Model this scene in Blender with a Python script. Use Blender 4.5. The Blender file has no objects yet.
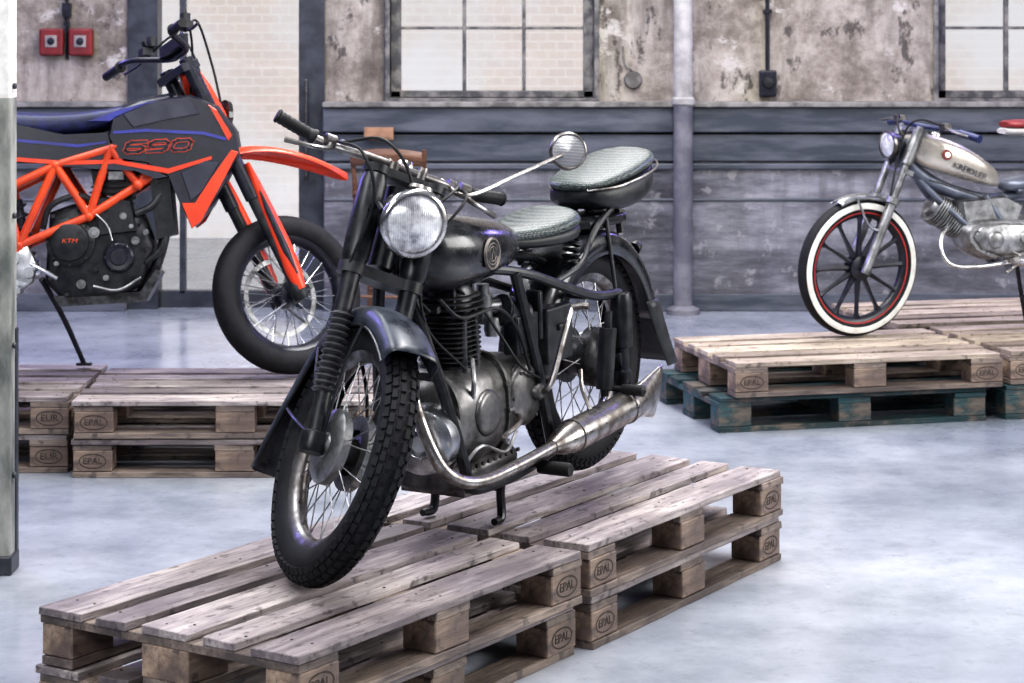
import bpy, bmesh, math, random
from mathutils import Vector, Matrix
from math import sin, cos, pi, radians, sqrt
random.seed(7)
scene=bpy.context.scene
COL=scene.collection
FPX=2250.0; CAMZ=1.71; HOR=18.0
try:
    scene.view_settings.view_transform='Standard'; scene.view_settings.look='Medium High Contrast'
except Exception: pass

# ------------------------------------------------------------ materials
def nodes(name):
    m=bpy.data.materials.new(name); m.use_nodes=True
    nt=m.node_tree; return m,nt,nt.nodes['Principled BSDF']
def ramp(nt,fac,stops):
    r=nt.nodes.new('ShaderNodeValToRGB'); e=r.color_ramp.elements
    while len(e)<len(stops): e.new(0.5)
    for i,(p,c) in enumerate(stops):
        e[i].position=p; e[i].color=(c[0],c[1],c[2],1)
    nt.links.new(fac,r.inputs[0]); return r.outputs[0]
def noise(nt,scale,detail=6,stretch=(1,1,1),rough=.6):
    tc=nt.nodes.new('ShaderNodeTexCoord'); mp=nt.nodes.new('ShaderNodeMapping')
    mp.inputs['Scale'].default_value=stretch
    n=nt.nodes.new('ShaderNodeTexNoise'); n.inputs['Scale'].default_value=scale
    n.inputs['Detail'].default_value=detail; n.inputs['Roughness'].default_value=rough
    nt.links.new(tc.outputs['Object'],mp.inputs[0]); nt.links.new(mp.outputs[0],n.inputs['Vector'])
    return n.outputs[0]
def mixc(nt,fac,a,b,mode='MIX'):
    mx=nt.nodes.new('ShaderNodeMix'); mx.data_type='RGBA'; mx.blend_type=mode
    for s,v in ((mx.inputs[0],fac),(mx.inputs[6],a),(mx.inputs[7],b)):
        if isinstance(v,(int,float)): s.default_value=v
        elif isinstance(v,tuple): s.default_value=(v[0],v[1],v[2],1)
        else: nt.links.new(v,s)
    return mx.outputs[2]
def bump(nt,b,h,st,dist=.01):
    n=nt.nodes.new('ShaderNodeBump'); n.inputs['Strength'].default_value=st; n.inputs['Distance'].default_value=dist
    nt.links.new(h,n.inputs['Height']); nt.links.new(n.outputs[0],b.inputs['Normal'])
def mk(name,c1,c2=None,rough=.5,metal=0,scale=20,bmp=0,coat=0,lo=.4,hi=.62,r2=None,stretch=(1,1,1),spec=None):
    m,nt,b=nodes(name)
    if c2 is None: c2=tuple(min(1,x*.75) for x in c1)
    n=noise(nt,scale,6,stretch)
    nt.links.new(ramp(nt,n,[(lo,c1),(hi,c2)]),b.inputs['Base Color'])
    b.inputs['Metallic'].default_value=metal
    if r2 is None: r2=min(1,rough*1.35)
    nt.links.new(ramp(nt,n,[(.35,(rough,)*3),(.7,(r2,)*3)]),b.inputs['Roughness'])
    if coat: b.inputs['Coat Weight'].default_value=coat; b.inputs['Coat Roughness'].default_value=.08
    if spec is not None: b.inputs['Specular IOR Level'].default_value=spec
    if bmp: bump(nt,b,n,bmp,.004)
    return m
M={}
M['black']=mk('black_paint',(.005,.006,.008),(.016,.017,.021),.2,0,14,coat=.3,r2=.42)
M['fblack']=mk('worn_highlit_black_paint',(.010,.013,.020),(.045,.052,.068),.24,0,12,r2=.5,bmp=.1)  # wear, plus blue-grey highlights mixed into the paint colour
M['blackm']=mk('black_satin',(.006,.007,.009),(.022,.022,.026),.4,0,25,spec=.4)
M['frame']=mk('black_frame_enamel',(.005,.006,.008),(.018,.018,.022),.3,0,30,spec=.4)
M['rubber']=mk('tyre_rubber',(.006,.006,.008),(.015,.015,.018),.6,0,30,bmp=.15,spec=.28)
M['rubber2']=mk('grip_rubber',(.007,.007,.008),None,.5,0,60,bmp=.3,spec=.35)
M['bellow']=mk('ribbed_gaiter_rubber',(.02,.02,.023),(.045,.045,.05),.4,0,40)
M['chrome']=mk('aged_chrome',(.66,.66,.69),(.40,.38,.37),.13,1,18,r2=.38)
M['chromeD']=mk('dull_worn_chrome',(.40,.38,.37),(.12,.105,.095),.22,1,18,r2=.5,bmp=.1)
M['rim']=mk('tarnished_rim',(.28,.27,.27),(.10,.09,.085),.25,1,16,r2=.5)
M['alu']=mk('oily_cast_aluminium',(.20,.195,.195),(.045,.043,.042),.33,.9,13,bmp=.25,r2=.6,lo=.36,hi=.66)
M['aluD']=mk('dark_cast_iron',(.085,.085,.092),(.025,.025,.025),.38,.7,26,bmp=.2)
M['aluL']=mk('clean_aluminium',(.60,.61,.64),(.30,.31,.33),.26,1,16)
M['aluG']=mk('grey_cast_aluminium',(.36,.36,.37),(.15,.15,.15),.36,.9,18,bmp=.2)
M['spoke']=mk('spoke_steel',(.34,.34,.36),(.14,.14,.14),.35,1,20)
M['orange']=mk('orange_plastic',(.72,.052,.010),(.58,.04,.010),.3,0,8,coat=.2)
M['orangeF']=mk('orange_frame_paint',(.68,.075,.018),(.46,.045,.014),.3,0,8)
M['bblack']=mk('black_plastic',(.007,.008,.013),(.015,.016,.028),.3,0,30)
M['navy']=mk('navy_vinyl',(.006,.009,.035),(.012,.015,.08),.36,0,30)
M['bluegrip']=mk('blue_black_bar_paint',(.012,.02,.09),(.01,.014,.05),.35,0,30)
M['blue']=mk('violet_blue_plastic',(.03,.035,.26),(.03,.03,.15),.3,0,10)
M['grey']=mk('grey_plastic',(.030,.031,.050),(.018,.019,.032),.33,0,10)
M['white']=mk('white_rubber',(.74,.73,.70),(.58,.56,.53),.5,0,20)
M['cream']=mk('metallic_tank_paint',(.62,.57,.50),(.38,.35,.32),.22,.6,8,coat=.4)
M['red']=mk('dull_red_paint',(.20,.014,.013),(.12,.01,.011),.45,0,12)
M['stripe']=mk('rim_stripe_red',(.36,.022,.02),(.25,.02,.02),.4,0,12)
M['steelblue']=mk('grey_frame_paint',(.14,.155,.20),(.08,.09,.12),.35,.4,12)
M['glassdark']=mk('dark_headlamp_glass',(.03,.03,.035),None,.08,0,5)
M['decal']=mk('pewter_decal',(.24,.21,.19),(.13,.12,.11),.45,.6,40)
M['burn']=mk('branded_ink',(.025,.02,.018),(.07,.05,.04),.8,0,60)
M['nail']=mk('nail_head',(.05,.045,.045),None,.6,.5,40)
M['winframe']=mk('worn_window_frame_paint',(.06,.06,.062),(.20,.19,.175),.55,0,12,bmp=.2,lo=.42,hi=.6)
M['doorframe']=mk('door_frame_paint',(.022,.025,.032),(.045,.05,.06),.35,0,10)
M['beam']=mk('slate_beam_paint',(.042,.050,.064),(.10,.107,.125),.42,0,5,bmp=.2,stretch=(.5,1,3))
M['sill']=mk('stone_sill',(.24,.23,.21),(.10,.095,.088),.7,0,9,bmp=.3)
M['chair']=mk('chair_wood',(.16,.075,.04),(.09,.04,.02),.4,0,12,stretch=(1,1,6))
M['plate']=mk('plate_wood',(.34,.19,.11),(.22,.12,.07),.5,0,12)
M['paper']=mk('pale_enamel',(.46,.445,.43),(.27,.26,.25),.75,0,7)
M['palebright']=mk('bright_outdoor_paint',(.9,.9,.9),(.8,.8,.8),.6,0,9)
M['paleplate']=mk('dull_pale_plate',(.30,.26,.24),(.2,.18,.17),.5,0,20)
M['dado2']=mk('grey_column_paint',(.10,.10,.12),(.19,.185,.20),.65,0,6)
M['post']=mk('weathered_post_paint',(.10,.11,.10),(.32,.32,.29),.6,0,9,bmp=.5,stretch=(1,1,.4))
def headglass():
    m,nt,b=nodes('fluted_headlamp_glass')
    tc=nt.nodes.new('ShaderNodeTexCoord'); mp=nt.nodes.new('ShaderNodeMapping'); mp.inputs['Rotation'].default_value=(0,0,radians(45))
    w=nt.nodes.new('ShaderNodeTexWave'); w.inputs['Scale'].default_value=55; w.inputs['Distortion'].default_value=1.5
    nt.links.new(tc.outputs['Object'],mp.inputs[0]); nt.links.new(mp.outputs[0],w.inputs['Vector'])
    n=noise(nt,20,5)
    c=mixc(nt,.75,ramp(nt,w.outputs[1],[(.1,(.40,.40,.43)),(.8,(.8,.8,.84))]),ramp(nt,n,[(.36,(.14,.14,.16)),(.5,(.62,.62,.65)),(.62,(1,1,1))]))
    nt.links.new(c,b.inputs['Base Color'])
    b.inputs['Metallic'].default_value=.35; b.inputs['Roughness'].default_value=.18
    b.inputs['Coat Weight'].default_value=1; bump(nt,b,w.outputs[1],.25,.002); return m
M['headglass']=headglass()
def ribface():
    m,nt,b=nodes('ribbed_mirror_face')
    tc=nt.nodes.new('ShaderNodeTexCoord'); w=nt.nodes.new('ShaderNodeTexWave'); w.bands_direction='Z'; w.inputs['Scale'].default_value=75
    nt.links.new(tc.outputs['Object'],w.inputs['Vector'])
    nt.links.new(ramp(nt,w.outputs[1],[(.2,(.14,.14,.15)),(.8,(.52,.52,.54))]),b.inputs['Base Color'])
    b.inputs['Metallic'].default_value=.5; b.inputs['Roughness'].default_value=.25; bump(nt,b,w.outputs[1],.4,.002); return m
M['ribface']=ribface()
def seatmat():
    m,nt,b=nodes('dotted_reptile_vinyl')
    tc=nt.nodes.new('ShaderNodeTexCoord'); w=nt.nodes.new('ShaderNodeTexVoronoi'); w.inputs['Scale'].default_value=190
    w.inputs['Randomness'].default_value=.35
    nt.links.new(tc.outputs['Object'],w.inputs['Vector'])
    nt.links.new(ramp(nt,w.outputs['Distance'],[(.20,(.20,.24,.225)),(.42,(.04,.052,.05)),(.65,(.006,.008,.009))]),b.inputs['Base Color'])
    b.inputs['Roughness'].default_value=.36; b.inputs['Specular IOR Level'].default_value=.4
    bump(nt,b,w.outputs['Distance'],.6,.002); return m
M['seat']=seatmat()
def wood(name,a,b_,c,dirt,patch=0):
    m,nt,b=nodes(name)
    n=noise(nt,3.0,9,(1.2,22,22),.7)
    col=ramp(nt,n,[(.3,a),(.5,b_),(.72,c)])
    big=noise(nt,2.4,5,(1,3.5,3),.6)
    col=mixc(nt,ramp(nt,big,[(.38,(0,0,0)),(.60,(.88,.88,.88))]),col,dirt)
    at=nt.nodes.new('ShaderNodeAttribute'); at.attribute_name='tint'
    col=mixc(nt,1.0,col,ramp(nt,at.outputs['Fac'],[(0,(.50,.48,.50)),(.5,(.84,.83,.84)),(1,(1,1,1))]),'MULTIPLY')
    oi=nt.nodes.new('ShaderNodeObjectInfo')
    col=mixc(nt,.5,col,ramp(nt,oi.outputs['Random'],[(0,(.60,.57,.56)),(1,(1,1,1))]),'MULTIPLY')
    spots=noise(nt,20,4,(1,2,1))
    col=mixc(nt,ramp(nt,spots,[(.57,(0,0,0)),(.66,(.75,.75,.75))]),col,(.045,.035,.035))
    if patch:
        q=noise(nt,5,6,(1,2,2),.7)
        col=mixc(nt,ramp(nt,q,[(.50,(0,0,0)),(.60,(.8,.8,.8))]),col,(.13,.10,.08))
    nt.links.new(col,b.inputs['Base Color']); b.inputs['Roughness'].default_value=.58
    bump(nt,b,n,.9,.006); return m
M['deck']=wood('weathered_deck_board',(.10,.082,.085),(.40,.35,.335),(.72,.655,.615),(.17,.142,.150))
M['block']=wood('pallet_chipwood_block',(.16,.098,.065),(.41,.30,.215),(.55,.43,.33),(.12,.085,.075))
M['under']=wood('pallet_pine_board',(.11,.08,.065),(.34,.27,.22),(.49,.41,.34),(.10,.078,.072))
M['teal']=wood('teal_stained_board',(.004,.022,.030),(.008,.070,.085),(.05,.16,.17),(.02,.035,.038),1)
M['deckP']=wood('pale_deck_board',(.28,.21,.15),(.61,.52,.42),(.80,.72,.60),(.32,.26,.21))
def wallmat():
    m,nt,b=nodes('stained_old_plaster')
    n=noise(nt,1.9,12,(1,1,1),.74)
    col=ramp(nt,n,[(.34,(.065,.054,.044)),(.45,(.21,.18,.15)),(.54,(.36,.32,.275)),(.66,(.48,.44,.39))])
    st=noise(nt,1.3,7,(3.2,1,.6),.68)
    col=mixc(nt,ramp(nt,st,[(.48,(0,0,0)),(.66,(.8,.8,.8))]),col,(.085,.072,.06))
    p=noise(nt,2.8,11,(1,1,1.4),.68)
    col=mixc(nt,ramp(nt,p,[(.58,(0,0,0)),(.63,(.7,.7,.7))]),col,(.54,.51,.47))
    q=noise(nt,5,9,(1.4,1,.8),.72)
    col=mixc(nt,ramp(nt,q,[(.57,(0,0,0)),(.62,(.8,.8,.8))]),col,(.035,.03,.027))
    nt.links.new(col,b.inputs['Base Color']); b.inputs['Roughness'].default_value=.85
    bump(nt,b,p,.8,.02); return m
M['wall']=wallmat()
def lowwall():
    m,nt,b=nodes('scuffed_grey_dado')
    n=noise(nt,1.5,10,(.7,1,3.2),.7)
    col=ramp(nt,n,[(.36,(.036,.036,.042)),(.48,(.115,.113,.128)),(.58,(.22,.218,.238)),(.72,(.34,.335,.35))])
    st=noise(nt,2.6,6,(3,1,.5),.65)
    col=mixc(nt,ramp(nt,st,[(.48,(0,0,0)),(.7,(.65,.65,.65))]),col,(.068,.064,.072))
    sp=noise(nt,9,8,(1,1,1),.7)
    col=mixc(nt,ramp(nt,sp,[(.58,(0,0,0)),(.63,(.5,.5,.5))]),col,(.33,.32,.32))
    nt.links.new(col,b.inputs['Base Color']); b.inputs['Roughness'].default_value=.55
    bump(nt,b,n,.4,.02); return m
M['dado']=lowwall()
def floormat():
    m,nt,b=nodes('polished_concrete')
    n=noise(nt,.8,9,(1,1,1),.6); n2=noise(nt,3.0,10,(1,1,1),.72)
    col=ramp(nt,n,[(.34,(.185,.205,.245)),(.5,(.275,.295,.335)),(.64,(.375,.393,.428))])
    col=mixc(nt,.5,col,ramp(nt,n2,[(.36,(.52,.54,.58)),(.52,(.88,.88,.9)),(.62,(1,1,1))]),'MULTIPLY')
    sp=noise(nt,15,6,(1,1,1),.74)
    col=mixc(nt,ramp(nt,sp,[(.56,(0,0,0)),(.68,(.4,.4,.4))]),col,(.13,.14,.17))
    nt.links.new(col,b.inputs['Base Color'])
    nt.links.new(ramp(nt,n2,[(.35,(.12,)*3),(.7,(.28,)*3)]),b.inputs['Roughness'])
    b.inputs['Specular IOR Level'].default_value=.72
    bump(nt,b,n2,.05,.01); return m
M['floor']=floormat()
def brick():
    m,nt,b=nodes('glowing_pale_brick')
    tc=nt.nodes.new('ShaderNodeTexCoord'); br=nt.nodes.new('ShaderNodeTexBrick')
    mp=nt.nodes.new('ShaderNodeMapping'); mp.inputs['Rotation'].default_value=(radians(90),0,0)
    nt.links.new(tc.outputs['Object'],mp.inputs[0]); nt.links.new(mp.outputs[0],br.inputs['Vector'])
    br.inputs['Scale'].default_value=3.6
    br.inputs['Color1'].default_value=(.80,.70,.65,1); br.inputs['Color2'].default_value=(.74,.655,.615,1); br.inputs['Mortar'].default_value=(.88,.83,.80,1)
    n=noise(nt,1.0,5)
    c=mixc(nt,ramp(nt,n,[(.40,(.1,.1,.1)),(.62,(.7,.7,.7))]),br.outputs[0],(.88,.91,.96))  # cool white mixed into the brick colour for outdoor daylight
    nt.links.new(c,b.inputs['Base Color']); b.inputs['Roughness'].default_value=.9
    nt.links.new(c,b.inputs['Emission Color']); b.inputs['Emission Strength'].default_value=.70  # wall glows by itself in place of daylight
    return m
M['brick']=brick()
def glass():
    m=bpy.data.materials.new('clear_window_glass'); m.use_nodes=True; nt=m.node_tree
    nt.nodes.clear(); o=nt.nodes.new('ShaderNodeOutputMaterial'); t=nt.nodes.new('ShaderNodeBsdfTransparent')
    g=nt.nodes.new('ShaderNodeBsdfGlossy'); g.inputs['Roughness'].default_value=.05
    x=nt.nodes.new('ShaderNodeMixShader'); x.inputs[0].default_value=.06
    nt.links.new(t.outputs[0],x.inputs[1]); nt.links.new(g.outputs[0],x.inputs[2]); nt.links.new(x.outputs[0],o.inputs[0]); return m
M['glass']=glass()

# ------------------------------------------------------------ geometry
def V(*a): return Vector(a)
def cr(pts,k):
    if k<=1: return [Vector(p) for p in pts]
    P=[Vector(p) for p in pts]; P=[P[0]*2-P[1]]+P+[P[-1]*2-P[-2]]; out=[]
    for i in range(1,len(P)-2):
        a,b,c,d=P[i-1:i+3]
        for j in range(k):
            t=j/k; out.append(.5*((2*b)+(c-a)*t+(2*a-5*b+4*c-d)*t*t+(3*b-a-3*c+d)*t**3))
    out.append(P[-2].copy()); return out
class G:
    def __init__(s,Mx=None): s.v=[];s.f=[];s.fm=[];s.ft=[];s.mi=0;s.t=None;s.M=Mx if Mx is not None else Matrix.Identity(4)
    def add(s,vs,fs):
        o=len(s.v); s.v+=[s.M@Vector(p) for p in vs]
        s.f+=[[i+o for i in f] for f in fs]; s.fm+=[s.mi]*len(fs); s.ft+=[s.t or 0.0]*len(fs); return s
    def box(s,c,sz,R=None):
        c=Vector(c); h=Vector(sz)/2; vs=[]
        for x in(-1,1):
            for y in(-1,1):
                for z in(-1,1):
                    p=Vector((x*h.x,y*h.y,z*h.z))
                    if R is not None: p=R@p
                    vs.append(c+p)
        return s.add(vs,[(0,1,3,2),(4,6,7,5),(0,4,5,1),(2,3,7,6),(0,2,6,4),(1,5,7,3)])
    def bb(s,x0,x1,y0,y1,z0,z1): return s.box(((x0+x1)/2,(y0+y1)/2,(z0+z1)/2),(x1-x0,y1-y0,z1-z0))
    def lathe(s,prof,c,ax,n=32,closed=False):
        c=Vector(c); ax=Vector(ax).normalized()
        e1=ax.orthogonal().normalized() if abs(ax.y)<.999 else Vector((1,0,0))
        e2=ax.cross(e1); vs=[];k=len(prof)
        for i in range(n):
            a=2*pi*i/n; d=e1*cos(a)+e2*sin(a)
            for r,h in prof: vs.append(c+d*max(r,1e-5)+ax*h)
        fs=[]
        for i in range(n):
            j=(i+1)%n
            for q in range(k if closed else k-1):
                w=(q+1)%k; fs.append((i*k+q,j*k+q,j*k+w,i*k+w))
        return s.add(vs,fs)
    def cyl(s,p0,p1,r0,r1=None,n=14):
        p0=Vector(p0);p1=Vector(p1); r1=r0 if r1 is None else r1; L=(p1-p0).length
        return s.lathe([(0,0),(r0,0),(r1,L),(0,L)],p0,p1-p0,n)
    def tube(s,pts,r,n=10,k=5):
        P=cr(pts,k); m=len(P)
        rr=r if isinstance(r,(list,tuple)) else None
        t=(P[1]-P[0]).normalized(); nrm=t.orthogonal().normalized(); vs=[]
        for i in range(m):
            t2=(P[min(i+1,m-1)]-P[max(i-1,0)]).normalized()
            nrm=(nrm-t2*nrm.dot(t2)).normalized(); b=t2.cross(nrm)
            if rr: 
                f=i/(m-1)*(len(rr)-1); a=min(int(f),len(rr)-2); R_=rr[a]+(rr[a+1]-rr[a])*(f-a)
            else: R_=r
            for j in range(n):
                a=2*pi*j/n; vs.append(P[i]+(nrm*cos(a)+b*sin(a))*R_)
        fs=[(i*n+j,i*n+(j+1)%n,(i+1)*n+(j+1)%n,(i+1)*n+j) for i in range(m-1) for j in range(n)]
        fs+=[tuple(range(n)),tuple((m-1)*n+j for j in range(n))]
        return s.add(vs,fs)
    def coil(s,p0,p1,R,r,turns):
        p0=Vector(p0);p1=Vector(p1);ax=(p1-p0).normalized();e1=ax.orthogonal().normalized();e2=ax.cross(e1)
        N=int(turns*12); pts=[p0.lerp(p1,i/N)+(e1*cos(2*pi*i/12)+e2*sin(2*pi*i/12))*R for i in range(N+1)]
        return s.tube(pts,r,6,1)
    def ell(s,c,r,nu=24,nv=14,R=None):
        c=Vector(c); vs=[];
        for i in range(nv+1):
            b=-pi/2+pi*i/nv
            for j in range(nu):
                a=2*pi*j/nu; p=Vector((r[0]*cos(b)*cos(a),r[1]*cos(b)*sin(a),r[2]*sin(b)))
                if R is not None: p=R@p
                vs.append(c+p)
        fs=[(i*nu+j,i*nu+(j+1)%nu,(i+1)*nu+(j+1)%nu,(i+1)*nu+j) for i in range(nv) for j in range(nu)]
        return s.add(vs,fs)
    def loft(s,secs,cap=True):
        n=len(secs[0]); vs=[p for q in secs for p in q]
        fs=[(i*n+j,i*n+(j+1)%n,(i+1)*n+(j+1)%n,(i+1)*n+j) for i in range(len(secs)-1) for j in range(n)]
        if cap: fs+=[tuple(range(n)),tuple((len(secs)-1)*n+j for j in range(n))]
        return s.add(vs,fs)
    def grid(s,rows):
        n=len(rows[0]); vs=[p for q in rows for p in q]
        return s.add(vs,[(i*n+j,i*n+j+1,(i+1)*n+j+1,(i+1)*n+j) for i in range(len(rows)-1) for j in range(n-1)])
    def prism(s,poly,y0,y1,inset=.06,th=.3):
        cx=sum(p[0] for p in poly)/len(poly); cz=sum(p[1] for p in poly)/len(poly); n=len(poly)
        ym=y1+(y0-y1)*th
        def ring(k,y): return [V(cx+(p[0]-cx)*k,y,cz+(p[1]-cz)*k) for p in poly]
        return s.loft([ring(1-inset*.5,y0),ring(1,(y0+ym)/2),ring(1,ym),ring(1-inset*.4,(ym+y1)/2),ring(1-inset,y1)])
    def fender(s,c,R,w,skirt,a0,a1,n=30,flare0=0,flare1=0,wfun=None):
        rows=[]
        for i in range(n+1):
            t=i/n; a=radians(a0+(a1-a0)*t)
            f=flare0*max(0,1-t*5)**2+flare1*max(0,1-(1-t)*4)**2
            ww=w*(wfun(t) if wfun else 1); row=[]
            for y,dr in ((-.5,-skirt),(-.5,-skirt*.5),(-.47,-.018),(-.40,-.006),(-.22,0),(0,.003),(.22,0),(.40,-.006),(.47,-.018),(.5,-skirt*.5),(.5,-skirt)):
                r=R+f+dr; row.append(V(c[0]+r*cos(a),y*ww,c[2]+r*sin(a)))
            rows.append(row)
        return s.grid(rows)
    def obj(s,name,parent,mats,smooth=35,bevel=0,sub=0,solid=0,label=None):
        me=bpy.data.meshes.new(name); me.from_pydata([tuple(p) for p in s.v],[],s.f)
        if not isinstance(mats,(list,tuple)): mats=[mats]
        for m in mats: me.materials.append(M[m])
        for p,i in zip(me.polygons,s.fm): p.material_index=i
        if s.t is not None:
            at=me.attributes.new('tint','FLOAT','FACE')
            for i,v in enumerate(s.ft): at.data[i].value=v
        bm=bmesh.new(); bm.from_mesh(me); bmesh.ops.remove_doubles(bm,verts=bm.verts,dist=1e-5)
        bmesh.ops.recalc_face_normals(bm,faces=bm.faces); bm.to_mesh(me); bm.free()
        if smooth:
            for p in me.polygons: p.use_smooth=True
            me.set_sharp_from_angle(angle=radians(smooth))
        ob=bpy.data.objects.new(name,me); COL.objects.link(ob)
        if parent is not None: ob.parent=parent
        if solid: 
            md=ob.modifiers.new('s','SOLIDIFY'); md.thickness=solid
        if bevel:
            md=ob.modifiers.new('b','BEVEL'); md.width=bevel; md.segments=2; md.limit_method='ANGLE'
        if sub:
            md=ob.modifiers.new('u','SUBSURF'); md.levels=sub; md.render_levels=sub
        if label: ob['label']=label
        return ob
def empty(name,label,cat,Mx,group=None):
    e=bpy.data.objects.new(name,None); COL.objects.link(e); e.empty_display_size=.1
    e.matrix_world=Mx; e['label']=label; e['category']=cat
    if group: e['group']=group
    return e
def tag(o,label,cat,group=None):
    o['label']=label; o['category']=cat
    if group: o['group']=group
def struct(o): o['kind']='structure'; return o
def textmesh(body,size,mat,shear=0,ext=.0006,extra=None,sx=1):
    cu=bpy.data.curves.new('txt','FONT'); cu.body=body; cu.size=size; cu.extrude=ext; cu.shear=shear
    cu.align_x='CENTER'; cu.align_y='CENTER'; cu.resolution_u=3
    o=bpy.data.objects.new('txt',cu); COL.objects.link(o)
    dg=bpy.context.evaluated_depsgraph_get(); dg.update()
    me=bpy.data.meshes.new_from_object(o.evaluated_get(dg)); bpy.data.objects.remove(o)
    if sx!=1:
        for v in me.vertices: v.co.x*=sx
    if extra:
        bm=bmesh.new(); bm.from_mesh(me); extra(bm); bm.to_mesh(me); bm.free()
    me.materials.clear(); me.materials.append(M[mat]); return me
def place(me,name,parent,pos,xdir,ndir,label=None):
    x=Vector(xdir).normalized(); z=Vector(ndir).normalized(); x=(x-z*x.dot(z)).normalized(); y=z.cross(x)
    o=bpy.data.objects.new(name,me); COL.objects.link(o); o.parent=parent
    o.matrix_local=Matrix.Translation(Vector(pos))@Matrix((x,y,z)).transposed().to_4x4()
    if label: o['label']=label
    return o
def ring_extra(rx,ry,t):
    def f(bm):
        n=36; a=[bm.verts.new((rx*cos(2*pi*i/n),ry*sin(2*pi*i/n),.0006)) for i in range(n)]
        b=[bm.verts.new(((rx-t)*cos(2*pi*i/n),(ry-t)*sin(2*pi*i/n),.0006)) for i in range(n)]
        for i in range(n): bm.faces.new((a[i],a[(i+1)%n],b[(i+1)%n],b[i]))
    return f

# ------------------------------------------------------------ room
WY=13.235
def wx(px): return (px-512)/170.0
def wz(py): return CAMZ-(py-HOR)/170.0
g=G(); g.bb(-9,10,-3,19,-.1,0); struct(g.obj('floor',None,'floor',0))
W1=(wx(390),wx(594)); W2=(wx(938),wx(938)+1.2); D=(wx(128),wx(325)); ZS=wz(98); ZT=3.0; H=4.6
g=G()
xs=[-9,D[0],D[1],W1[0],W1[1],W2[0],W2[1],10]
g.bb(xs[0],xs[1],WY,WY+.4,0,H); g.bb(xs[1],xs[2],WY,WY+.4,2.9,H); g.bb(xs[2],xs[3],WY,WY+.4,0,H)
for a,b in((xs[3],xs[4]),(xs[5],xs[6])):
    g.bb(a,b,WY,WY+.4,0,ZS); g.bb(a,b,WY,WY+.4,ZT,H)
g.bb(xs[4],xs[5],WY,WY+.4,0,H); g.bb(xs[6],xs[7],WY,WY+.4,0,H)
struct(g.obj('wall_back',None,'wall',0))
n=0
for a,b in((-9,D[0]),(D[1],10)):
    n+=1
    g=G(); g.bb(a,b,WY-.10,WY,0,wz(160)); struct(g.obj('trim_%d'%n,None,'dado',0,bevel=.01)); n+=1
    g=G(); g.bb(a,b,WY-.16,WY,wz(131),wz(106)); g.bb(a,b,WY-.13,WY,wz(160),wz(133)); g.bb(a,b,WY-.13,WY,wz(168),wz(162)); g.bb(a,b,WY-.11,WY,wz(200),wz(197))
    struct(g.obj('trim_%d'%n,None,'beam',0,bevel=.008)); n+=1
    g=G(); g.bb(a,b,WY-.19,WY,wz(106),wz(101)); struct(g.obj('trim_%d'%n,None,'sill',0,bevel=.006)); 
    g=G(); g.bb(a,b,WY-.12,WY-.098,0,.10); struct(g.obj('baseboard_%s'%('left' if a<-5 else 'right'),None,'beam',0,bevel=.005))
def window(k,x0,x1,bars):
    g=G(); t=.06; y=WY+.08
    g.bb(x0,x0+t,y,y+.08,ZS,ZT); g.bb(x1-t,x1,y,y+.08,ZS,ZT); g.bb(x0,x1,y,y+.08,ZS,ZS+.04); g.bb(x0,x1,y,y+.08,ZT-t,ZT)
    for b in bars: g.bb(b-.011,b+.011,y+.01,y+.06,ZS,ZT)
    for z in (wz(28),wz(28)+.37,wz(28)+.74,wz(28)+1.1): g.bb(x0,x1,y+.015,y+.055,z-.009,z+.009)
    g.bb(x0-.03,x1+.03,WY-.04,WY+.12,ZS-.03,ZS)
    o=struct(g.obj('window_%d'%k,None,'winframe',0,bevel=.004))
    g=G(); g.bb(x0+t,x1-t,y+.03,y+.036,ZS+.04,ZT-t); g.obj('glass_pane',o,'glass',0)
window(1,*W1,[wx(464),wx(524)]); window(2,*W2,[wx(1010),wx(1010)+.355])
g=G(); 
for x0,x1 in (W1,W2):
    g.bb(x0-.03,x0,WY-.03,WY+.1,ZS-.02,ZT); g.bb(x1,x1+.03,WY-.03,WY+.1,ZS-.02,ZT)
struct(g.obj('trim_9',None,'winframe',0,bevel=.006))
g=G(); y=WY+.06
g.bb(D[0],wx(158),y-.08,y+.1,0,2.9); g.bb(wx(299),D[1],y-.08,y+.1,0,2.9); g.bb(D[0],D[1],y-.05,y+.08,2.75,2.9); g.bb(wx(158),wx(299),y,y+.06,0,.10)
g.bb(wx(178),wx(184),y,y+.06,.08,2.8)
g.mi=1; g.cyl((wx(307),y-.12,.75),(wx(307),y-.12,1.35),.009); g.cyl((wx(307),y-.12,.8),(wx(307),y-.06,.8),.01); g.cyl((wx(307),y-.12,1.3),(wx(307),y-.06,1.3),.01)
door=struct(g.obj('door_1',None,['doorframe','alu'],0,bevel=.004))
g=G(); g.bb(wx(158),wx(299),y+.02,y+.03,.1,2.78); g.obj('glass_pane',door,'glass',0)
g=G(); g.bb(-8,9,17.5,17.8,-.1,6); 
o=g.obj('brick_building',None,'brick',0); tag(o,'pale brick building with added daylight glow, seen through the windows','building')
def column(x,y,r,name,label):
    g=G(); g.cyl((x,y,wz(104)),(x,y,H),r,n=24); g.lathe([(r,0),(r+.012,.01),(r+.012,.04),(r,.05)],(x,y,wz(104)),(0,0,1),24)
    g.mi=1; g.cyl((x,y,0),(x,y,wz(104)),r,n=24); g.lathe([(0,0),(r+.04,0),(r+.04,.03),(r,.05)],(x,y,0),(0,0,1),24)
    o=g.obj(name,None,['paper','dado2'],35); tag(o,label,'column')
column(wx(680),WY-.24,.056,'column','round iron column, white above and grey below, against the wall')
Y=6.9; dp=.10
g=G(); zc=CAMZ-(98-HOR)*Y/FPX; x1=(17-512)*(Y+dp)/FPX
g.bb(x1-.2,x1,Y,Y+dp,zc,H); g.mi=1; g.bb(x1-.2,x1,Y,Y+dp,.0,zc)
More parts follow.
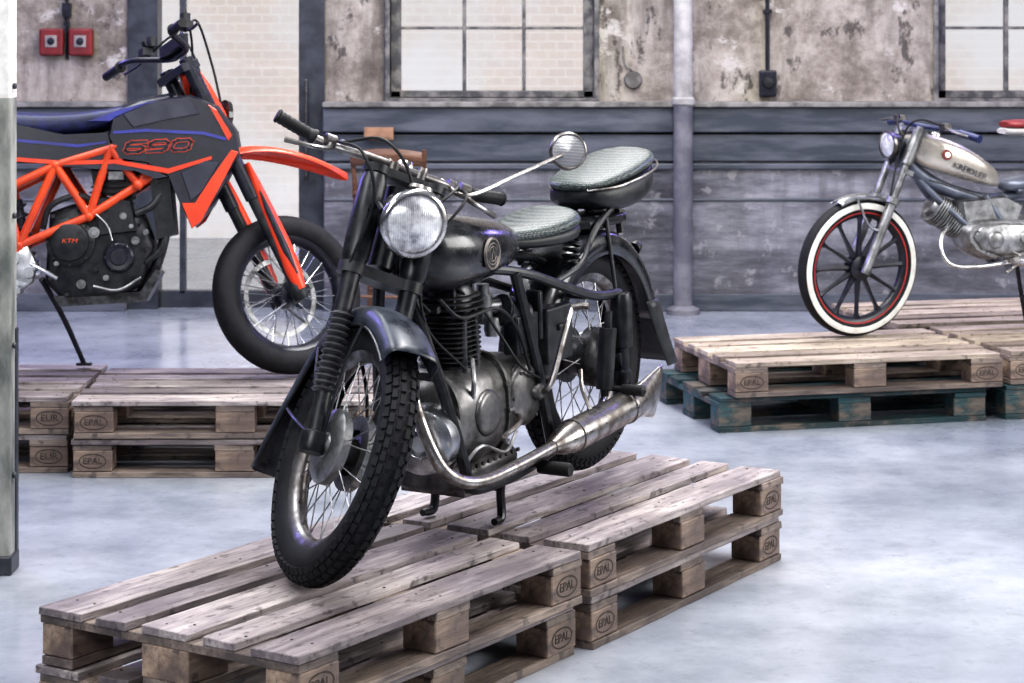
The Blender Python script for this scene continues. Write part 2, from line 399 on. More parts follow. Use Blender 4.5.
g.mi=2; g.bb(x1-.24,x1+.006,Y-.006,Y+dp+.01,0,.06); g.bb(x1-.012,x1+.005,Y+dp-.03,Y+dp+.006,0,.75)
for z in (.3,.7,1.1,1.5): g.cyl((x1,Y+.04,z),(x1+.012,Y+.04,z),.012,n=6)
o=g.obj('support_post',None,['white','post','doorframe'],0,bevel=.006); tag(o,'square steel post, white above and weathered grey below','post')

def alarm(px,py):
    g=G(); x=wx(px);z=wz(py);y=WY
    g.bb(x-.07,x+.07,y-.06,y,z-.08,z+.08)
    o=g.obj('alarm_box',None,'red',0,bevel=.012); tag(o,'small red wall alarm box with pale plate','alarm box','wall alarm boxes')
    g=G(); g.bb(x-.035,x+.035,y-.066,y-.058,z-.03,z+.04); g.obj('face_plate',o,'paleplate',0,bevel=.003,label='pale square plate')
    g=G(); g.lathe([(0,.012),(.018,.01),(.022,0),(0,0)],(x,y-.066,z+.005),(0,-1,0),18); g.obj('push_button',o,'bblack',35)
alarm(53,42); alarm(82,42)
g=G(); xx=wx(67.5); g.tube([(xx,WY-.012,H-.3),(xx,WY-.012,wz(20)),(xx,WY-.012,wz(46))],.010,8,3); g.box((xx,WY-.02,wz(10)),(.05,.04,.08)); g.box((xx,WY-.02,wz(24)),(.03,.04,.03))
o=g.obj('cable_conduit',None,'bblack'); tag(o,'thin black cable running down to the alarm boxes','cable')
g=G(); x=wx(767); z=wz(82)
g.bb(x-.05,x+.05,WY-.07,WY,z-.085,z+.07); o=g.obj('wall_socket',None,'bblack',0,bevel=.01); tag(o,'black surface mounted wall socket on stained plaster','socket')
g=G(); g.lathe([(0,.02),(.03,.015),(.036,0),(0,0)],(x,WY-.07,z),(0,-1,0),18); g.obj('socket_cover',o,'blackm')
g=G(); g.cyl((x,WY-.02,z+.07),(x,WY-.02,H-.3),.013,n=8)
for q in (1.75,2.3,2.9): g.box((x,WY-.02,q),(.05,.04,.02))
o=g.obj('cable_conduit',None,'bblack'); tag(o,'black conduit above the wall socket','cable')
g=G(); x=wx(633); z=wz(80); g.lathe([(0,.03),(.045,.03),(.055,0),(0,0)],(x,WY,z),(0,-1,0),24); g.tube([(x-.06,WY-.01,z+.2),(x-.05,WY-.012,z+.1),(x,WY-.02,z+.05)],.006,6,4)
o=g.obj('junction_box',None,'sill'); tag(o,'round painted junction box with short wire','junction box')
g=G(); g.bb(wx(366),wx(395),WY-.186,WY-.161,wz(138),wz(126)); g.bb(wx(368),wx(393),WY-.191,WY-.186,wz(136),wz(128)); o=g.obj('wooden_plate',None,'plate',0,bevel=.005); tag(o,'small wooden plate fixed on the grey beam','wooden plate')

ch=empty('wooden_chair','brown bentwood chair standing by the grey wall','chair',Matrix.Translation((-.635,12.35,0))@Matrix.Rotation(radians(-8),4,'Z'))
for sx in(-1,1):
    for sy in(-1,1):
        g=G()
        if sy<0: g.tube([(sx*.19,-.19,0),(sx*.185,-.17,.45),(sx*.19,-.2,.8),(sx*.2,-.24,1.0)],[.012,.015,.014,.012],8,5)
        else: g.tube([(sx*.19,.19,0),(sx*.18,.18,.44)],[.013,.018],8,2)
        g.obj('leg',ch,'chair')
g=G(); g.loft([[V(.21*cos(a)*(1+.06*sin(2*a)**2),.205*sin(a)*(1+.06*sin(2*a)**2),z) for a in [2*pi*i/28 for i in range(28)]] for z in(.435,.445,.462,.468)]); g.obj('seat',ch,'chair')
for z0,z1,w_ in((.91,.985,.205),(.74,.775,.195)):
    g=G(); rows=[]
    for z in(z0,(z0+z1)/2,z1): rows.append([V(x/10*w_,-.235-.035*(1-(x/10)**2)*1.0,z+.022*(1-(x/10)**2)*(1 if z>z0 else .3)) for x in range(-10,11)])
    g.grid(rows); g.obj('back_rail',ch,'chair',solid=.014)
for y_ in(-.18,.18):
    g=G(); g.cyl((-.185,y_,.2),(.185,y_,.2),.009,n=8); g.obj('stretcher',ch,'chair')

# ------------------------------------------------------------ pallets
def boards(lst,wear=.0035):
    g=G(); g.t=.5
    for (x0,x1,y0,y1,z0,z1) in lst:
        n=12 if x1-x0>.3 else 6; secs=[]; g.t=random.random()
        dy=random.uniform(-.004,.004); tw=random.uniform(-.0018,.0018)
        for i in range(n+1):
            x=x0+(x1-x0)*i/n
            j=lambda: random.uniform(-wear,wear)*.6
            secs.append([V(x,y0+dy+j(),z0),V(x,y1+dy+j(),z0),V(x,y1+dy+j(),z1+tw-abs(j())*.5),V(x,y0+dy+j(),z1-tw-abs(j())*.5)])
        g.loft(secs)
    return g
TOPY=[(0,.142),(.188,.284),(.3295,.4705),(.516,.612),(.658,.8)]
def pallet_meshes(deck,under,block,bot):
    out={}
    g=boards([(random.uniform(-.012,.008),1.2+random.uniform(-.012,.006),a,b,.122,.142) for a,b in TOPY])
    g.mi=1
    for a,b in TOPY:
        for x in(.07,.6,1.13):
            for q in((a+b)/2-.03,(a+b)/2+.03):
                xx=x+random.uniform(-.03,.03)
                g.lathe([(0,.0010),(.0045,.0008),(.005,-.001)],(xx,q,.142),(0,0,1),8)
    out['deck']=(g,[deck,'nail'])
    out['under']=(boards([(0,.145,0,.8,.1,.122),(.5275,.6725,0,.8,.1,.122),(1.055,1.2,0,.8,.1,.122)]),[under])
    out['bottom']=(boards([(0,1.2,0,.1,0,.022),(0,1.2,.3275,.4725,0,.022),(0,1.2,.7,.8,0,.022)]),[bot])
    res={}
    for k,(gg,ms) in out.items():
        o=gg.obj(k,None,ms,0); res[k]=o.data; bpy.data.objects.remove(o)
    for k,w_ in(('bs',.05),('bl',.0725)):
        g=G(); g.t=.9; g.bb(-.0725,.0725,-w_,w_,-.039,.039); o=g.obj('bk',None,[block],0); res[k]=o.data; bpy.data.objects.remove(o)
    return res
PM={'w':[pallet_meshes('deck','under','block','under') for _ in range(4)],
    'p':[pallet_meshes('deckP','under','block','under')],
    't':[pallet_meshes('teal','teal','teal','teal')]}
epal=textmesh('EPAL',.034,'burn',0,.0005,ring_extra(.052,.028,.004))
eur=textmesh('EUR',.038,'burn',0,.0005,ring_extra(.052,.028,.004))
def pallet(x,y,z,ang,kind,label,group,sw=0):
    ms=random.choice(PM[kind])
    r=empty('pallet',label,'pallet',Matrix.Translation((x,y,z))@Matrix.Rotation(radians(ang),4,'Z'),group)
    def ch(me,name,loc=(0,0,0),par=None,bev=.002):
        o=bpy.data.objects.new(name,me); COL.objects.link(o); o.parent=par or r; o.location=loc
        if bev: md=o.modifiers.new('b','BEVEL'); md.width=bev; md.segments=1; md.limit_method='ANGLE'
        return o
    ch(ms['deck'],'top_deck',bev=.003); ch(ms['under'],'cross_boards'); ch(ms['bottom'],'bottom_boards')
    for i,bx in enumerate((.0725,.6,1.1275)):
        for j,by in enumerate((.05,.4,.75)):
            b=ch(ms['bl' if j==1 else 'bs'],'block',(bx+random.uniform(-.004,.004),by,.061),None,.003)
            if kind!='t' and i!=1 and j in(0,):
                me=eur if (sw and i==2) else epal
                place(me,'brand_mark',b,(0,-.0508,0),(1,0,0),(0,-1,0))
    return r
GA='stacked pallets under the black motorcycle'; GB='stacked pallets under the orange motorcycle'; GC='stacked pallets under the silver moped'
ZP=.1455
pallet(-.478,5.035,0,57.3,'w','weathered wooden euro pallet on the concrete floor',GA)
pallet(-.474,5.014,ZP,56.6,'w','weathered wooden pallet carrying the black motorcycle front wheel',GA)
pallet(.217,6.085,0,58.3,'w','weathered wooden euro pallet on the concrete floor',GA)
pallet(.209,6.07,ZP,57.7,'w','weathered wooden pallet carrying the black motorcycle rear',GA)
pallet(-1.635,8.37,0,0,'w','wooden euro pallet on the concrete floor',GB)
pallet(-1.63,8.36,ZP,.6,'w','wooden pallet carrying the orange motorcycle front wheel',GB)
pallet(-2.87,8.46,0,0,'w','wooden euro pallet on the concrete floor',GB,1)
pallet(-2.865,8.45,ZP,0,'w','wooden pallet carrying the orange motorcycle rear',GB,1)
pallet(.85,9.27,0,14,'t','teal stained euro pallet on the concrete floor',GC)
pallet(.918,9.26,ZP,14,'p','pale wooden pallet carrying the silver moped',GC)
pallet(2.10,9.58,0,14,'t','teal stained euro pallet on the concrete floor',GC)
pallet(2.125,9.60,ZP,14,'p','pale wooden pallet beside the moped',GC)
pallet(1.78,10.45,0,14,'t','teal stained euro pallet near the wall',GC)
pallet(1.79,10.45,ZP,14,'p','pale wooden pallet near the wall',GC)
PZ=ZP+.1445

# ------------------------------------------------------------ wheel
def wheel(name,par,c,Mx,R,w,rr,hubr,hubw,tmat='rubber',rmat='rim',smat='spoke',nsp=36,tread=0,whitewall=False,cast=0,hubmat='alu',label=None):
    c=Vector(c); rt=(R-rr)/2+.006; Rc=R-rt
    g=G(Mx)
    prof=[(rr+.004,-w*.34),(rr+.012,-w*.36),(rr+.012,-w*.30),(rr-.004,-w*.22),(rr-.016,-w*.1),(rr-.018,0),(rr-.016,w*.1),(rr-.004,w*.22),(rr+.012,w*.30),(rr+.012,w*.36),(rr+.004,w*.34),(rr-.012,w*.24),(rr-.024,w*.1),(rr-.026,0),(rr-.024,-w*.1),(rr-.012,-w*.24)]
    g.lathe(prof,c,(0,1,0),72,True)
    rim=g.obj(name,par,rmat,40,label=label)
    g=G(Mx); P=[]
    for i in range(22):
        a=2*pi*i/22; P.append((Rc+rt*cos(a)*(1 if cos(a)>0 else .9),w/2*math.copysign(abs(sin(a))**.8,sin(a))))
    g.lathe(P,c,(0,1,0),80,True)
    if tread:
        n=tread
        for ri,ph in enumerate((-62,-38,-13,13,38,62)):
            f=radians(ph); 
            for i in range(n):
                a=2*pi*(i+.5*(ri%2))/n; d=V(cos(a),0,sin(a)); tg=V(-sin(a),0,cos(a))
                nr=(d*cos(f)+V(0,1,0)*sin(f)).normalized(); lt=tg.cross(nr)
                p=c+d*(Rc+rt*cos(f))+V(0,1,0)*(w/2*math.copysign(abs(sin(f))**.8,sin(f)))
                Rm=Matrix((tg,lt,nr)).transposed()
                g.box(p,(2*pi*R/n*.70,w*.16 if abs(ph)<50 else w*.22,.0115),Rm)
    ob=g.obj('tire',rim,tmat,30)
    if whitewall:
        for sgn in(-1,1):
            g=G(Mx); g.lathe([(rr+.012,sgn*w*.40),(rr+.018,sgn*w*.495),(Rc+rt*.15,sgn*w*.515),(Rc+rt*.50,sgn*w*.48),(Rc+rt*.53,sgn*w*.45)],c,(0,1,0),72)
            g.obj('whitewall',rim,'white',40,solid=.002)
        for sgn in(-1,1):
            g=G(Mx); g.lathe([(rr-.004,sgn*w*.38),(rr+.012,sgn*w*.42),(rr+.014,sgn*w*.36),(rr-.002,sgn*w*.33)],c,(0,1,0),72,True)
            g.obj('rim_stripe',rim,'stripe',40)
    g=G(Mx)
    hp=[(0,-hubw-.03),(.014,-hubw-.03),(.016,-hubw-.008),(hubr*.6,-hubw-.006),(hubr,-hubw),(hubr,-hubw+.008),(hubr*.72,-hubw+.012),(hubr*.66,0),(hubr*.72,hubw-.012),(hubr,hubw-.008),(hubr,hubw),(hubr*.6,hubw+.006),(.016,hubw+.008),(.014,hubw+.03),(0,hubw+.03)]
    g.lathe(hp,c,(0,1,0),40)
    g.obj('hub',rim,hubmat,35)
    g=G(Mx)
    if cast:
        for i in range(cast):
            a=2*pi*i/cast
            d=V(cos(a),0,sin(a)); tg=V(-sin(a),0,cos(a))
            secs=[]
            for r,ww,hh in((hubr*.6,.015,.02),(hubr*1.3,.010,.016),((rr+hubr)/2,.0065,.012),(rr-.04,.007,.012),(rr-.018,.016,.016)):
                p=c+d*r; secs.append([p+tg*ww+V(0,hh,0)*.6,p+V(0,hh,0),p-tg*ww+V(0,hh,0)*.6,p-tg*ww-V(0,hh,0)*.6,p-V(0,hh,0),p+tg*ww-V(0,hh,0)*.6])
            g.loft(secs)
        g.obj('spokes',rim,'bblack',35)
    else:
        for i in range(nsp):
            sd=1 if i%2 else -1; a=2*pi*i/nsp; off=.34*(1 if (i//2)%2 else -1)
            p0=c+V(cos(a+off)*hubr*.92,sd*(hubw-.004),sin(a+off)*hubr*.92)
            p1=c+V(cos(a)*(rr-.018),sd*.006,sin(a)*(rr-.018))
            g.cyl(p0,p1,.0019,n=6); g.cyl(p1.lerp(p0,.09),p1,.0032,n=6)
        g.obj('spokes',rim,smat,40)
    return rim
def steerM(A0,u,deg): return Matrix.Translation(A0)@Matrix.Rotation(radians(deg),4,u)@Matrix.Translation(-A0)
def ring_yz(x,hw,zc,hz,p=2.4,n=28,tilt=0):
    out=[]
    for i in range(n):
        a=2*pi*i/n; cc=cos(a); ss=sin(a)
        y=hw*math.copysign(abs(cc)**(2/p),cc); z=hz*math.copysign(abs(ss)**(2/p),ss)
        out.append(V(x+tilt*z,y,zc+z))
    return out
I4=Matrix.Identity(4)

# ============================================================ black vintage motorcycle
RW=.34
rake=radians(27); u=V(-sin(rake),0,cos(rake)); ev=V(cos(rake),0,sin(rake))
AX=V(1.38,0,RW); A0=AX-ev*.05; STEER=56
S=steerM(A0,u,STEER)
def fk(t,e,y): return A0+u*t+ev*e+V(0,y,0)
C=S@AX; lv=(S.to_3x3()@V(0,1,0)); low=C.z-.2865*sqrt(1-lv.z**2)-.0535-.008
LIFT=.05
pitch=math.asin((LIFT+low)/1.46)
root=empty('motorcycle','black vintage motorcycle with sprung saddle on stacked pallets','motorcycle',
  Matrix.Translation((.218,6.88,PZ+LIFT))@Matrix.Rotation(radians(240.3),4,'Z')@Matrix.Rotation(pitch,4,'Y'))
wheel('front_wheel',root,AX,S,RW,.082,.252,.05,.04,tread=66,hubmat='alu',label='spoked wheel with block tread tyre')
wheel('rear_wheel',root,(0,0,RW),I4,RW,.090,.250,.085,.05,tread=66,hubmat='aluD',label='spoked wheel with block tread tyre')
for sg in(-1,1):
    g=G(S); g.lathe([(0,.016),(.022,.016),(.032,.008),(.060,.012),(.086,.008),(.096,0),(.096,-.022),(.06,-.022)],AX+V(0,sg*.044,0),(0,sg,0),40)
    if sg<0: g.tube([AX+V(0,-.062,0),AX+V(-.04,-.068,.03),AX+V(-.09,-.066,.05)],.006,8,3)
    g.obj('brake_plate',root,'aluG')
g=G(S)
for sg in(-1,1):
    y=sg*.085
    g.mi=0
    g.cyl(fk(0,.05,y),fk(.20,.035,y),.020,.024,n=20)
    g.lathe([(0,0),(.03,0),(.034,.01),(.034,.05),(.026,.055)],fk(-.03,.05,y),u,20)
    g.cyl(fk(.33,.03,y),fk(.50,.025,y),.023,.027,n=20)
    g.lathe([(.028,0),(.036,.02),(.038,.12),(.036,.23),(.03,.25),(0,.25)],fk(.47,.025,y),u,24)
    g.mi=2
    pr=[]
    for i in range(27): pr.append((.033 if i%2 else .0235,i*.0082))
    g.lathe(pr,fk(.125,.037,y),u,20)
g.mi=1
for t,h in((.46,.03),(.735,.022)):
    for sg in(-1,1): g.lathe([(0,0),(.036,0),(.036,h),(0,h)],fk(t-h/2,.02,sg*.085),u,20)
    g.box(fk(t,.01,0),(.07,.17,h),Matrix((ev,V(0,1,0),u)).transposed())
g.obj('fork',root,['frame','blackm','bellow'])
g=G(); g.cyl(fk(.49,0,0),fk(.71,0,0),.034,n=20); g.obj('steering_head',root,'frame')
FW=.126; FR=.370
wf=lambda t:1+.28*max(0,(t-.72)/.28)+.12*max(0,1-t*5)
g=G(S); g.fender(AX,FR,FW,.06,60,212,40,flare0=.022,flare1=.07,wfun=wf); 
ff=g.obj('front_fender',root,'fblack',50,solid=.003,label='valanced worn black front fender with blue-grey highlights in its paint')
def fe(i,n=20):
    t=i/n; return (FR-.06+.022*max(0,1-t*5)**2+.07*max(0,1-(1-t)*4)**2, radians(60+152*t), FW/2*wf(t))
for sg in(-1,1):
    g=G(S); g.tube([AX+V(fe(i)[0]*cos(fe(i)[1]),sg*fe(i)[2],fe(i)[0]*sin(fe(i)[1])) for i in range(21)],.004,6,2); g.obj('fender_edge',ff,'frame')
    for a in (100,150,185):
        g=G(S); g.tube([AX+V(0,sg*.066,0),AX+V(cos(radians(a))*.2,sg*.075,sin(radians(a))*.2),AX+V(cos(radians(a))*.32,sg*.064,sin(radians(a))*.32)],.005,8,3)
        g.obj('fender_stay',ff,'frame')
# headlight
HC=fk(.590,.155,0); hd=V(1,0,.10).normalized()
g=G(S); g.lathe([(0,-.135),(.03,-.132),(.06,-.11),(.076,-.07),(.085,-.02),(.087,.0)],HC,hd,40)
g.tube([HC+V(-.02,-.085,0),HC+V(-.07,-.090,.005),fk(.60,.03,-.085)],.009,8,3); g.tube([HC+V(-.02,.085,0),HC+V(-.07,.090,.005),fk(.60,.03,.085)],.009,8,3)
hl=g.obj('headlight',root,'black')
g=G(S); g.lathe([(.081,-.012),(.089,-.01),(.092,.002),(.086,.013),(.077,.014),(.075,.006)],HC,hd,48,True); g.obj('headlight_rim',hl,'chrome',60,label='chrome bezel ring')
g=G(S); g.lathe([(.078,.006),(.063,.018),(.043,.026),(.02,.030),(0,.031)],HC,hd,40); g.obj('headlight_glass',hl,'headglass',60,label='fluted glass lens')
g=G(S); g.lathe([(0,.01),(.03,.01),(.034,0)],HC+V(-.05,0,.081),V(-.3,0,1),20); g.obj('speedometer',hl,'chromeD')
# handlebar
hbh=[(.820,-.10,.345),(.795,-.085,.25),(.775,-.04,.18),(.765,.01,.11)]
hb=[fk(t,e,-y) for t,e,y in hbh]+[fk(.76,.025,0)]+[fk(t,e,y) for t,e,y in reversed(hbh)]
g=G(S); g.tube(hb,.0125,12,6)
for sg in(-1,1): g.cyl(fk(.735,.02,sg*.04),fk(.77,.025,sg*.04),.018)
bar=g.obj('handlebar',root,'rim',label='tarnished dark handlebar')
for sg in(-1,1):
    a=fk(.822,-.10,sg*.35); b=fk(.795,-.085,sg*.232); d=(b-a).normalized(); L=(b-a).length
    pr=[(0,0),(.017,0),(.0205,.006)]
    for i in range(14): pr+=[(.0185 if i%2 else .0168,.01+i*(L-.02)/14)]
    pr+=[(.022,L-.01),(.022,L-.002),(0,L)]
    g=G(S); g.lathe(pr,a,d,18); g.obj('grip',bar,'rubber2',50,label='black rubber grip')
    g=G(S); p=fk(.785,-.045,sg*.205)
    g.tube([p,p+V(.035,sg*.01,-.012),fk(.775,-.05,sg*.26)+V(.035,0,-.01),fk(.79,-.09,sg*.32)+V(.035,0,-.02)],[.009,.008,.006,.008],8,5)
    g.lathe([(0,-.014),(.021,-.014),(.021,.014),(0,.014)],p+V(-.005,0,0),V(0,1,0),14)
    g.cyl(p+V(-.005,-sg*.03,.0),p+V(-.005,-sg*.05,.0),.018)
    g.obj('lever',bar,'rim')
g=G(S); g.lathe([(0,.03),(.02,.03),(.026,.02),(.026,.01),(.012,0)],fk(.76,0,0),u,18); g.cyl(fk(.745,-.01,-.05),fk(.785,-.01,-.05),.015); g.cyl(fk(.745,.0,.055),fk(.79,.0,.055),.013); g.obj('damper_knob',bar,'chromeD')
g=G()
def P(q): return S@q
g.tube([P(fk(.79,-.03,-.19)),P(fk(.74,.10,-.16)),P(fk(.62,.10,-.1)),P(fk(.4,.03,-.105)),P(fk(.1,.02,-.095))],.0045,6,6)
g.tube([P(fk(.79,-.03,-.18)),P(fk(.80,.08,-.10)),P(fk(.70,.09,.0)),P(fk(.5,.0,.05)),V(.95,.05,.62)],.0045,6,6)
g.tube([P(fk(.79,-.03,.18)),P(fk(.74,.06,.13)),fk(.6,-.02,.06),V(.9,.06,.72),V(.75,.06,.62)],.0045,6,6)
g.tube([P(fk(.79,-.05,.19)),P(fk(.72,.08,.16)),P(fk(.55,.04,.1)),V(1.02,.08,.6),V(.85,.1,.45)],.004,6,6)
g.tube([P(HC+V(-.12,0,-.02)),P(fk(.5,-.01,.02)),V(1.02,.03,.66)],.008,6,5)
g.tube([V(.98,.10,.66),V(.90,.12,.60),V(.72,.125,.60),V(.60,.12,.52),V(.55,.13,.40)],.005,6,6)
g.tube([V(.70,.06,.60),V(.66,.11,.50),V(.60,.13,.42),V(.48,.13,.36)],.0045,6,6)
g.obj('control_cable',root,'rubber2')
g=G(); MC=V(.34,.15,1.0)
g.tube([P(fk(.785,-.02,.12)),V(.86,.12,.925),V(.62,.14,.958),MC+V(-.01,-.01,-.005)],.0055,8,5); mir=g.obj('mirror',root,'chromeD')
g=G(); md=V(.75,.6,.1).normalized(); g.lathe([(.047,.006),(.050,.010),(.055,.006),(.056,-.004),(.050,-.022),(.03,-.036),(0,-.04)],MC,md,32); g.obj('mirror_head',mir,'chromeD',50,label='round mirror with tarnished shell')
g=G(); g.lathe([(.049,.006),(.03,.012),(0,.014)],MC,md,32); g.obj('mirror_glass',mir,'ribface',50,label='ribbed grey round face')
# tank
g=G(); g.loft([ring_yz(*q) for q in [(.44,.03,.750,.022),(.48,.07,.748,.045),(.56,.105,.749,.070),(.67,.130,.753,.091),(.80,.142,.760,.105),(.90,.140,.770,.110),(.97,.123,.780,.103),(1.01,.09,.788,.083),(1.03,.04,.795,.045)]])
tank=g.obj('fuel_tank',root,'black',60,sub=1,label='black teardrop tank with round badge')
g=G(); g.lathe([(0,.022),(.02,.022),(.03,.014),(.032,0)],(.83,0,.864),(0,0,1),24); g.obj('filler_cap',tank,'chromeD')
for sg in(-1,1):
    g=G(); bc=V(.77,sg*.137,.757); nd=V(-.06,sg,.02).normalized()
    g.lathe([(0,.007),(.036,.006),(.038,.004)],bc,nd,28); g.mi=1; g.lathe([(.037,.003),(.039,.009),(.043,.009),(.045,.002)],bc,nd,32)
    for r,a0,a1 in((.020,20,150),(.020,200,330),(.029,20,150),(.029,200,330)):
        g.tube([bc+nd*.007+V(cos(radians(a))*r,0,sin(radians(a))*r) for a in range(a0,a1+1,26)],.0015,6,2)
    g.tube([bc+nd*.008+V(-.010,0,-.018),bc+nd*.008+V(0,0,.016),bc+nd*.008+V(.010,0,-.018)],.002,6,1)
    g.obj('tank_badge',tank,['blackm','decal'],label='round pewter tank badge')
def rim_loop(g,pts,r): g.tube([V(x,hw,z) for x,hw,z in pts]+[V(x,-hw,z) for x,hw,z in reversed(pts)],r,8,4)
def saddle(name,pts,base):
    g=G(); g.loft([ring_yz(x,hw,zc,hz,2.3,30) for x,hw,zc,hz in pts])
    o=g.obj(name,root,'seat',60,sub=1,label='dotted vinyl seat pad')
    g=G(); g.loft([ring_yz(x,hw,zc,hz,3.2,30) for x,hw,zc,hz in base]); g.obj('seat_base',o,'blackm',60,sub=1,label='dark skirt under the pad')
    return o
sd=saddle('saddle',[(.54,.02,.765,.016),(.51,.045,.765,.022),(.45,.07,.762,.025),(.39,.092,.763,.028),(.32,.115,.769,.031),(.25,.124,.777,.034),(.19,.114,.786,.035),(.16,.082,.79,.028),(.15,.03,.791,.016)],
 [(.52,.03,.748,.014),(.45,.068,.742,.018),(.39,.09,.740,.022),(.32,.115,.742,.026),(.25,.125,.747,.029),(.19,.115,.755,.028),(.15,.06,.764,.016)])
for sg in(-1,1):
    g=G(); g.coil((.21,sg*.08,.645),(.2,sg*.085,.735),.025,.005,5); g.obj('saddle_spring',sd,'frame')
g=G(); g.tube([(.51,0,.745),(.48,0,.72),(.3,0,.68),(.2,0,.645)],.012,8,4); g.tube([(.2,-.1,.645),(.2,.1,.645)],.009,8,1); g.obj('saddle_bracket',sd,'frame')
ps=saddle('pillion_seat',[(.07,.03,.862,.010),(.05,.082,.864,.018),(-.03,.112,.874,.024),(-.12,.124,.888,.028),(-.20,.128,.901,.030),(-.29,.120,.918,.029),(-.35,.086,.930,.022),(-.37,.03,.932,.010)],
 [(.06,.06,.835,.022),(-.0,.110,.828,.038),(-.10,.126,.826,.054),(-.20,.130,.836,.060),(-.29,.120,.864,.050),(-.36,.07,.898,.028)])
g=G(); rim_loop(g,[(.06,.06,.853),(-.03,.114,.857),(-.12,.127,.868),(-.20,.131,.879),(-.29,.123,.894),(-.362,.07,.913)],.0035); g.obj('seat_trim',ps,'chromeD',label='pale piping around the pad')
for sg in(-1,1):
    g=G(); g.coil((-.03,sg*.05,.735),(-.03,sg*.05,.80),.026,.006,4); g.obj('seat_spring',ps,'frame')
g=G()
for sg in(-1,1):
    g.tube([(.12,sg*.075,.66),(.04,sg*.08,.74),(-.06,sg*.08,.79)],.011,8,4)
    g.tube([(-.16,sg*.05,.79),(-.16,sg*.06,.70)],.013,8,1)
    g.tube([(-.02,sg*.08,.78),(-.02,sg*.115,.5),(-.0,sg*.13,.36)],.007,8,3)
g.loft([ring_yz(x,hw,.748,.022,3) for x,hw in((.10,.03),(.06,.07),(-.16,.08),(-.22,.05))])
g.obj('seat_bracket',ps,'frame')
g=G(); g.fender((0,0,RW),.388,.175,.075,-2,172,44,flare1=.015)
RF=g.obj('rear_fender',root,'black',50,solid=.003)
g=G(); rows=[]
for i in range(9):
    t=i/8; z=.47-.22*t; x=-.386-.09*t**1.2
    rows.append([V(x+dx*(1-.2*t),y*(1+.20*t),z) for y,dx in((-.089,.11),(-.089,.05),(-.084,.012),(-.05,0),(0,-.003),(.05,0),(.084,.012),(.089,.05),(.089,.11))])
g.grid(rows); g.obj('mud_flap',RF,'blackm',50,solid=.004,label='flared black rear end')
g=G(); g.lathe([(0,.035),(.016,.032),(.022,.015),(.022,0)],(-.365,0,.62),(-1,0,.3),20); g.obj('tail_light',RF,'blackm')
# frame
g=G()
for sg in(-1,1):
    g.tube([(1.05,sg*.03,.80),(.98,sg*.05,.73),(.80,sg*.08,.71),(.68,sg*.10,.700),(.52,sg*.118,.665),(.32,sg*.128,.600),(.15,sg*.13,.553),(0,sg*.132,.540)],.0145,10,5)
    g.tube([(1.06,sg*.035,.74),(1.02,sg*.07,.58),(.975,sg*.10,.42),(.93,sg*.125,.25),(.90,sg*.13,.165),(.84,sg*.125,.128),(.6,sg*.125,.125),(.3,sg*.125,.165),(0,sg*.132,.215)],.0165,10,5)
    g.tube([(.60,sg*.115,.68),(.50,sg*.12,.42),(.42,sg*.125,.15)],.0165,10,1)
    g.tube([(.4,sg*.12,.62),(.22,sg*.12,.655),(.1,sg*.085,.70)],.009,8,4)
g.tube([(.2,-.125,.56),(.2,.125,.56)],.012,8,1); g.tube([(.90,-.12,.15),(.90,.12,.15)],.012,8,1)
g.obj('frame',root,'frame')
for sg in(-1,1):
    g=G(); c0=V(0,sg*.138,.205)
    g.lathe([(0,0),(.024,0),(.030,.012),(.030,.10),(.022,.105),(.022,.17),(.034,.175),(.034,.31),(.028,.335),(0,.34)],c0,(0,0,1),20)
    g.lathe([(0,-.02),(.03,-.02),(.034,0),(.034,.02),(.03,.03),(0,.03)],(0,sg*.12,RW),(0,sg,0),18)
    g.obj('rear_plunger',root,'frame')
g=G(); g.cyl((.12,.14,.27),(.10,.145,.45),.026,n=16); g.cyl((.10,.145,.45),(.098,.146,.50),.012,n=12); g.cyl((.12,.14,.25),(.12,.14,.27),.012,n=12); g.obj('air_pump',root,'blackm')
g=G(); g.lathe([(0,.03),(.04,.028),(.075,.018),(.09,0),(.09,-.03),(.05,-.03)],(0,.058,RW),(0,1,0),36)
g.tube([(0,-.09,RW),(.2,-.10,.33),(.45,-.07,.32)],.016,10,4); g.ell((0,-.08,RW),(.08,.05,.08)); g.tube([(.02,.10,.28),(.2,.15,.22),(.42,.15,.17)],.005,8,3)
g.obj('brake_drum',root,'aluD')
# engine
g=G()
def ringx(x,hw,zc,hz,p=2.6): return ring_yz(x,hw,zc,hz,p,32)
g.loft([ringx(*q) for q in [(.94,.075,.30,.085),(.925,.10,.30,.115),(.88,.114,.305,.138),(.78,.122,.31,.148),(.68,.118,.315,.143),(.60,.110,.32,.125),(.50,.102,.325,.11),(.42,.085,.328,.09),(.39,.05,.33,.06)]])
g.loft([ringx(*q) for q in [(.92,.10,.165,.035),(.9,.110,.16,.045),(.6,.110,.16,.045),(.58,.10,.165,.035)]])
for i in range(9): g.cyl((.60+i*.032,.110,.185),(.60+i*.032,.118,.185),.006,n=6)
for i in range(7):
    x=.60+i*.045; g.box((x,.0,.125),(.008,.20,.035))
g.lathe([(.085,0),(.085,.03),(.06,.04),(0,.04)],(.77,0,.415),(0,0,1),32)
g.loft([ringx(.650,.124,.318,.152),ringx(.662,.124,.317,.152)])
g.loft([ringx(.900,.116,.303,.142),ringx(.910,.116,.303,.142)])
for a in range(-60,80,28):
    g.cyl((.645,.124*cos(radians(a)),.318+.146*sin(radians(a))),(.668,.124*cos(radians(a)),.318+.146*sin(radians(a))),.008,n=6)
eng=g.obj('engine',root,'alu',50,label='oily cast single cylinder engine')
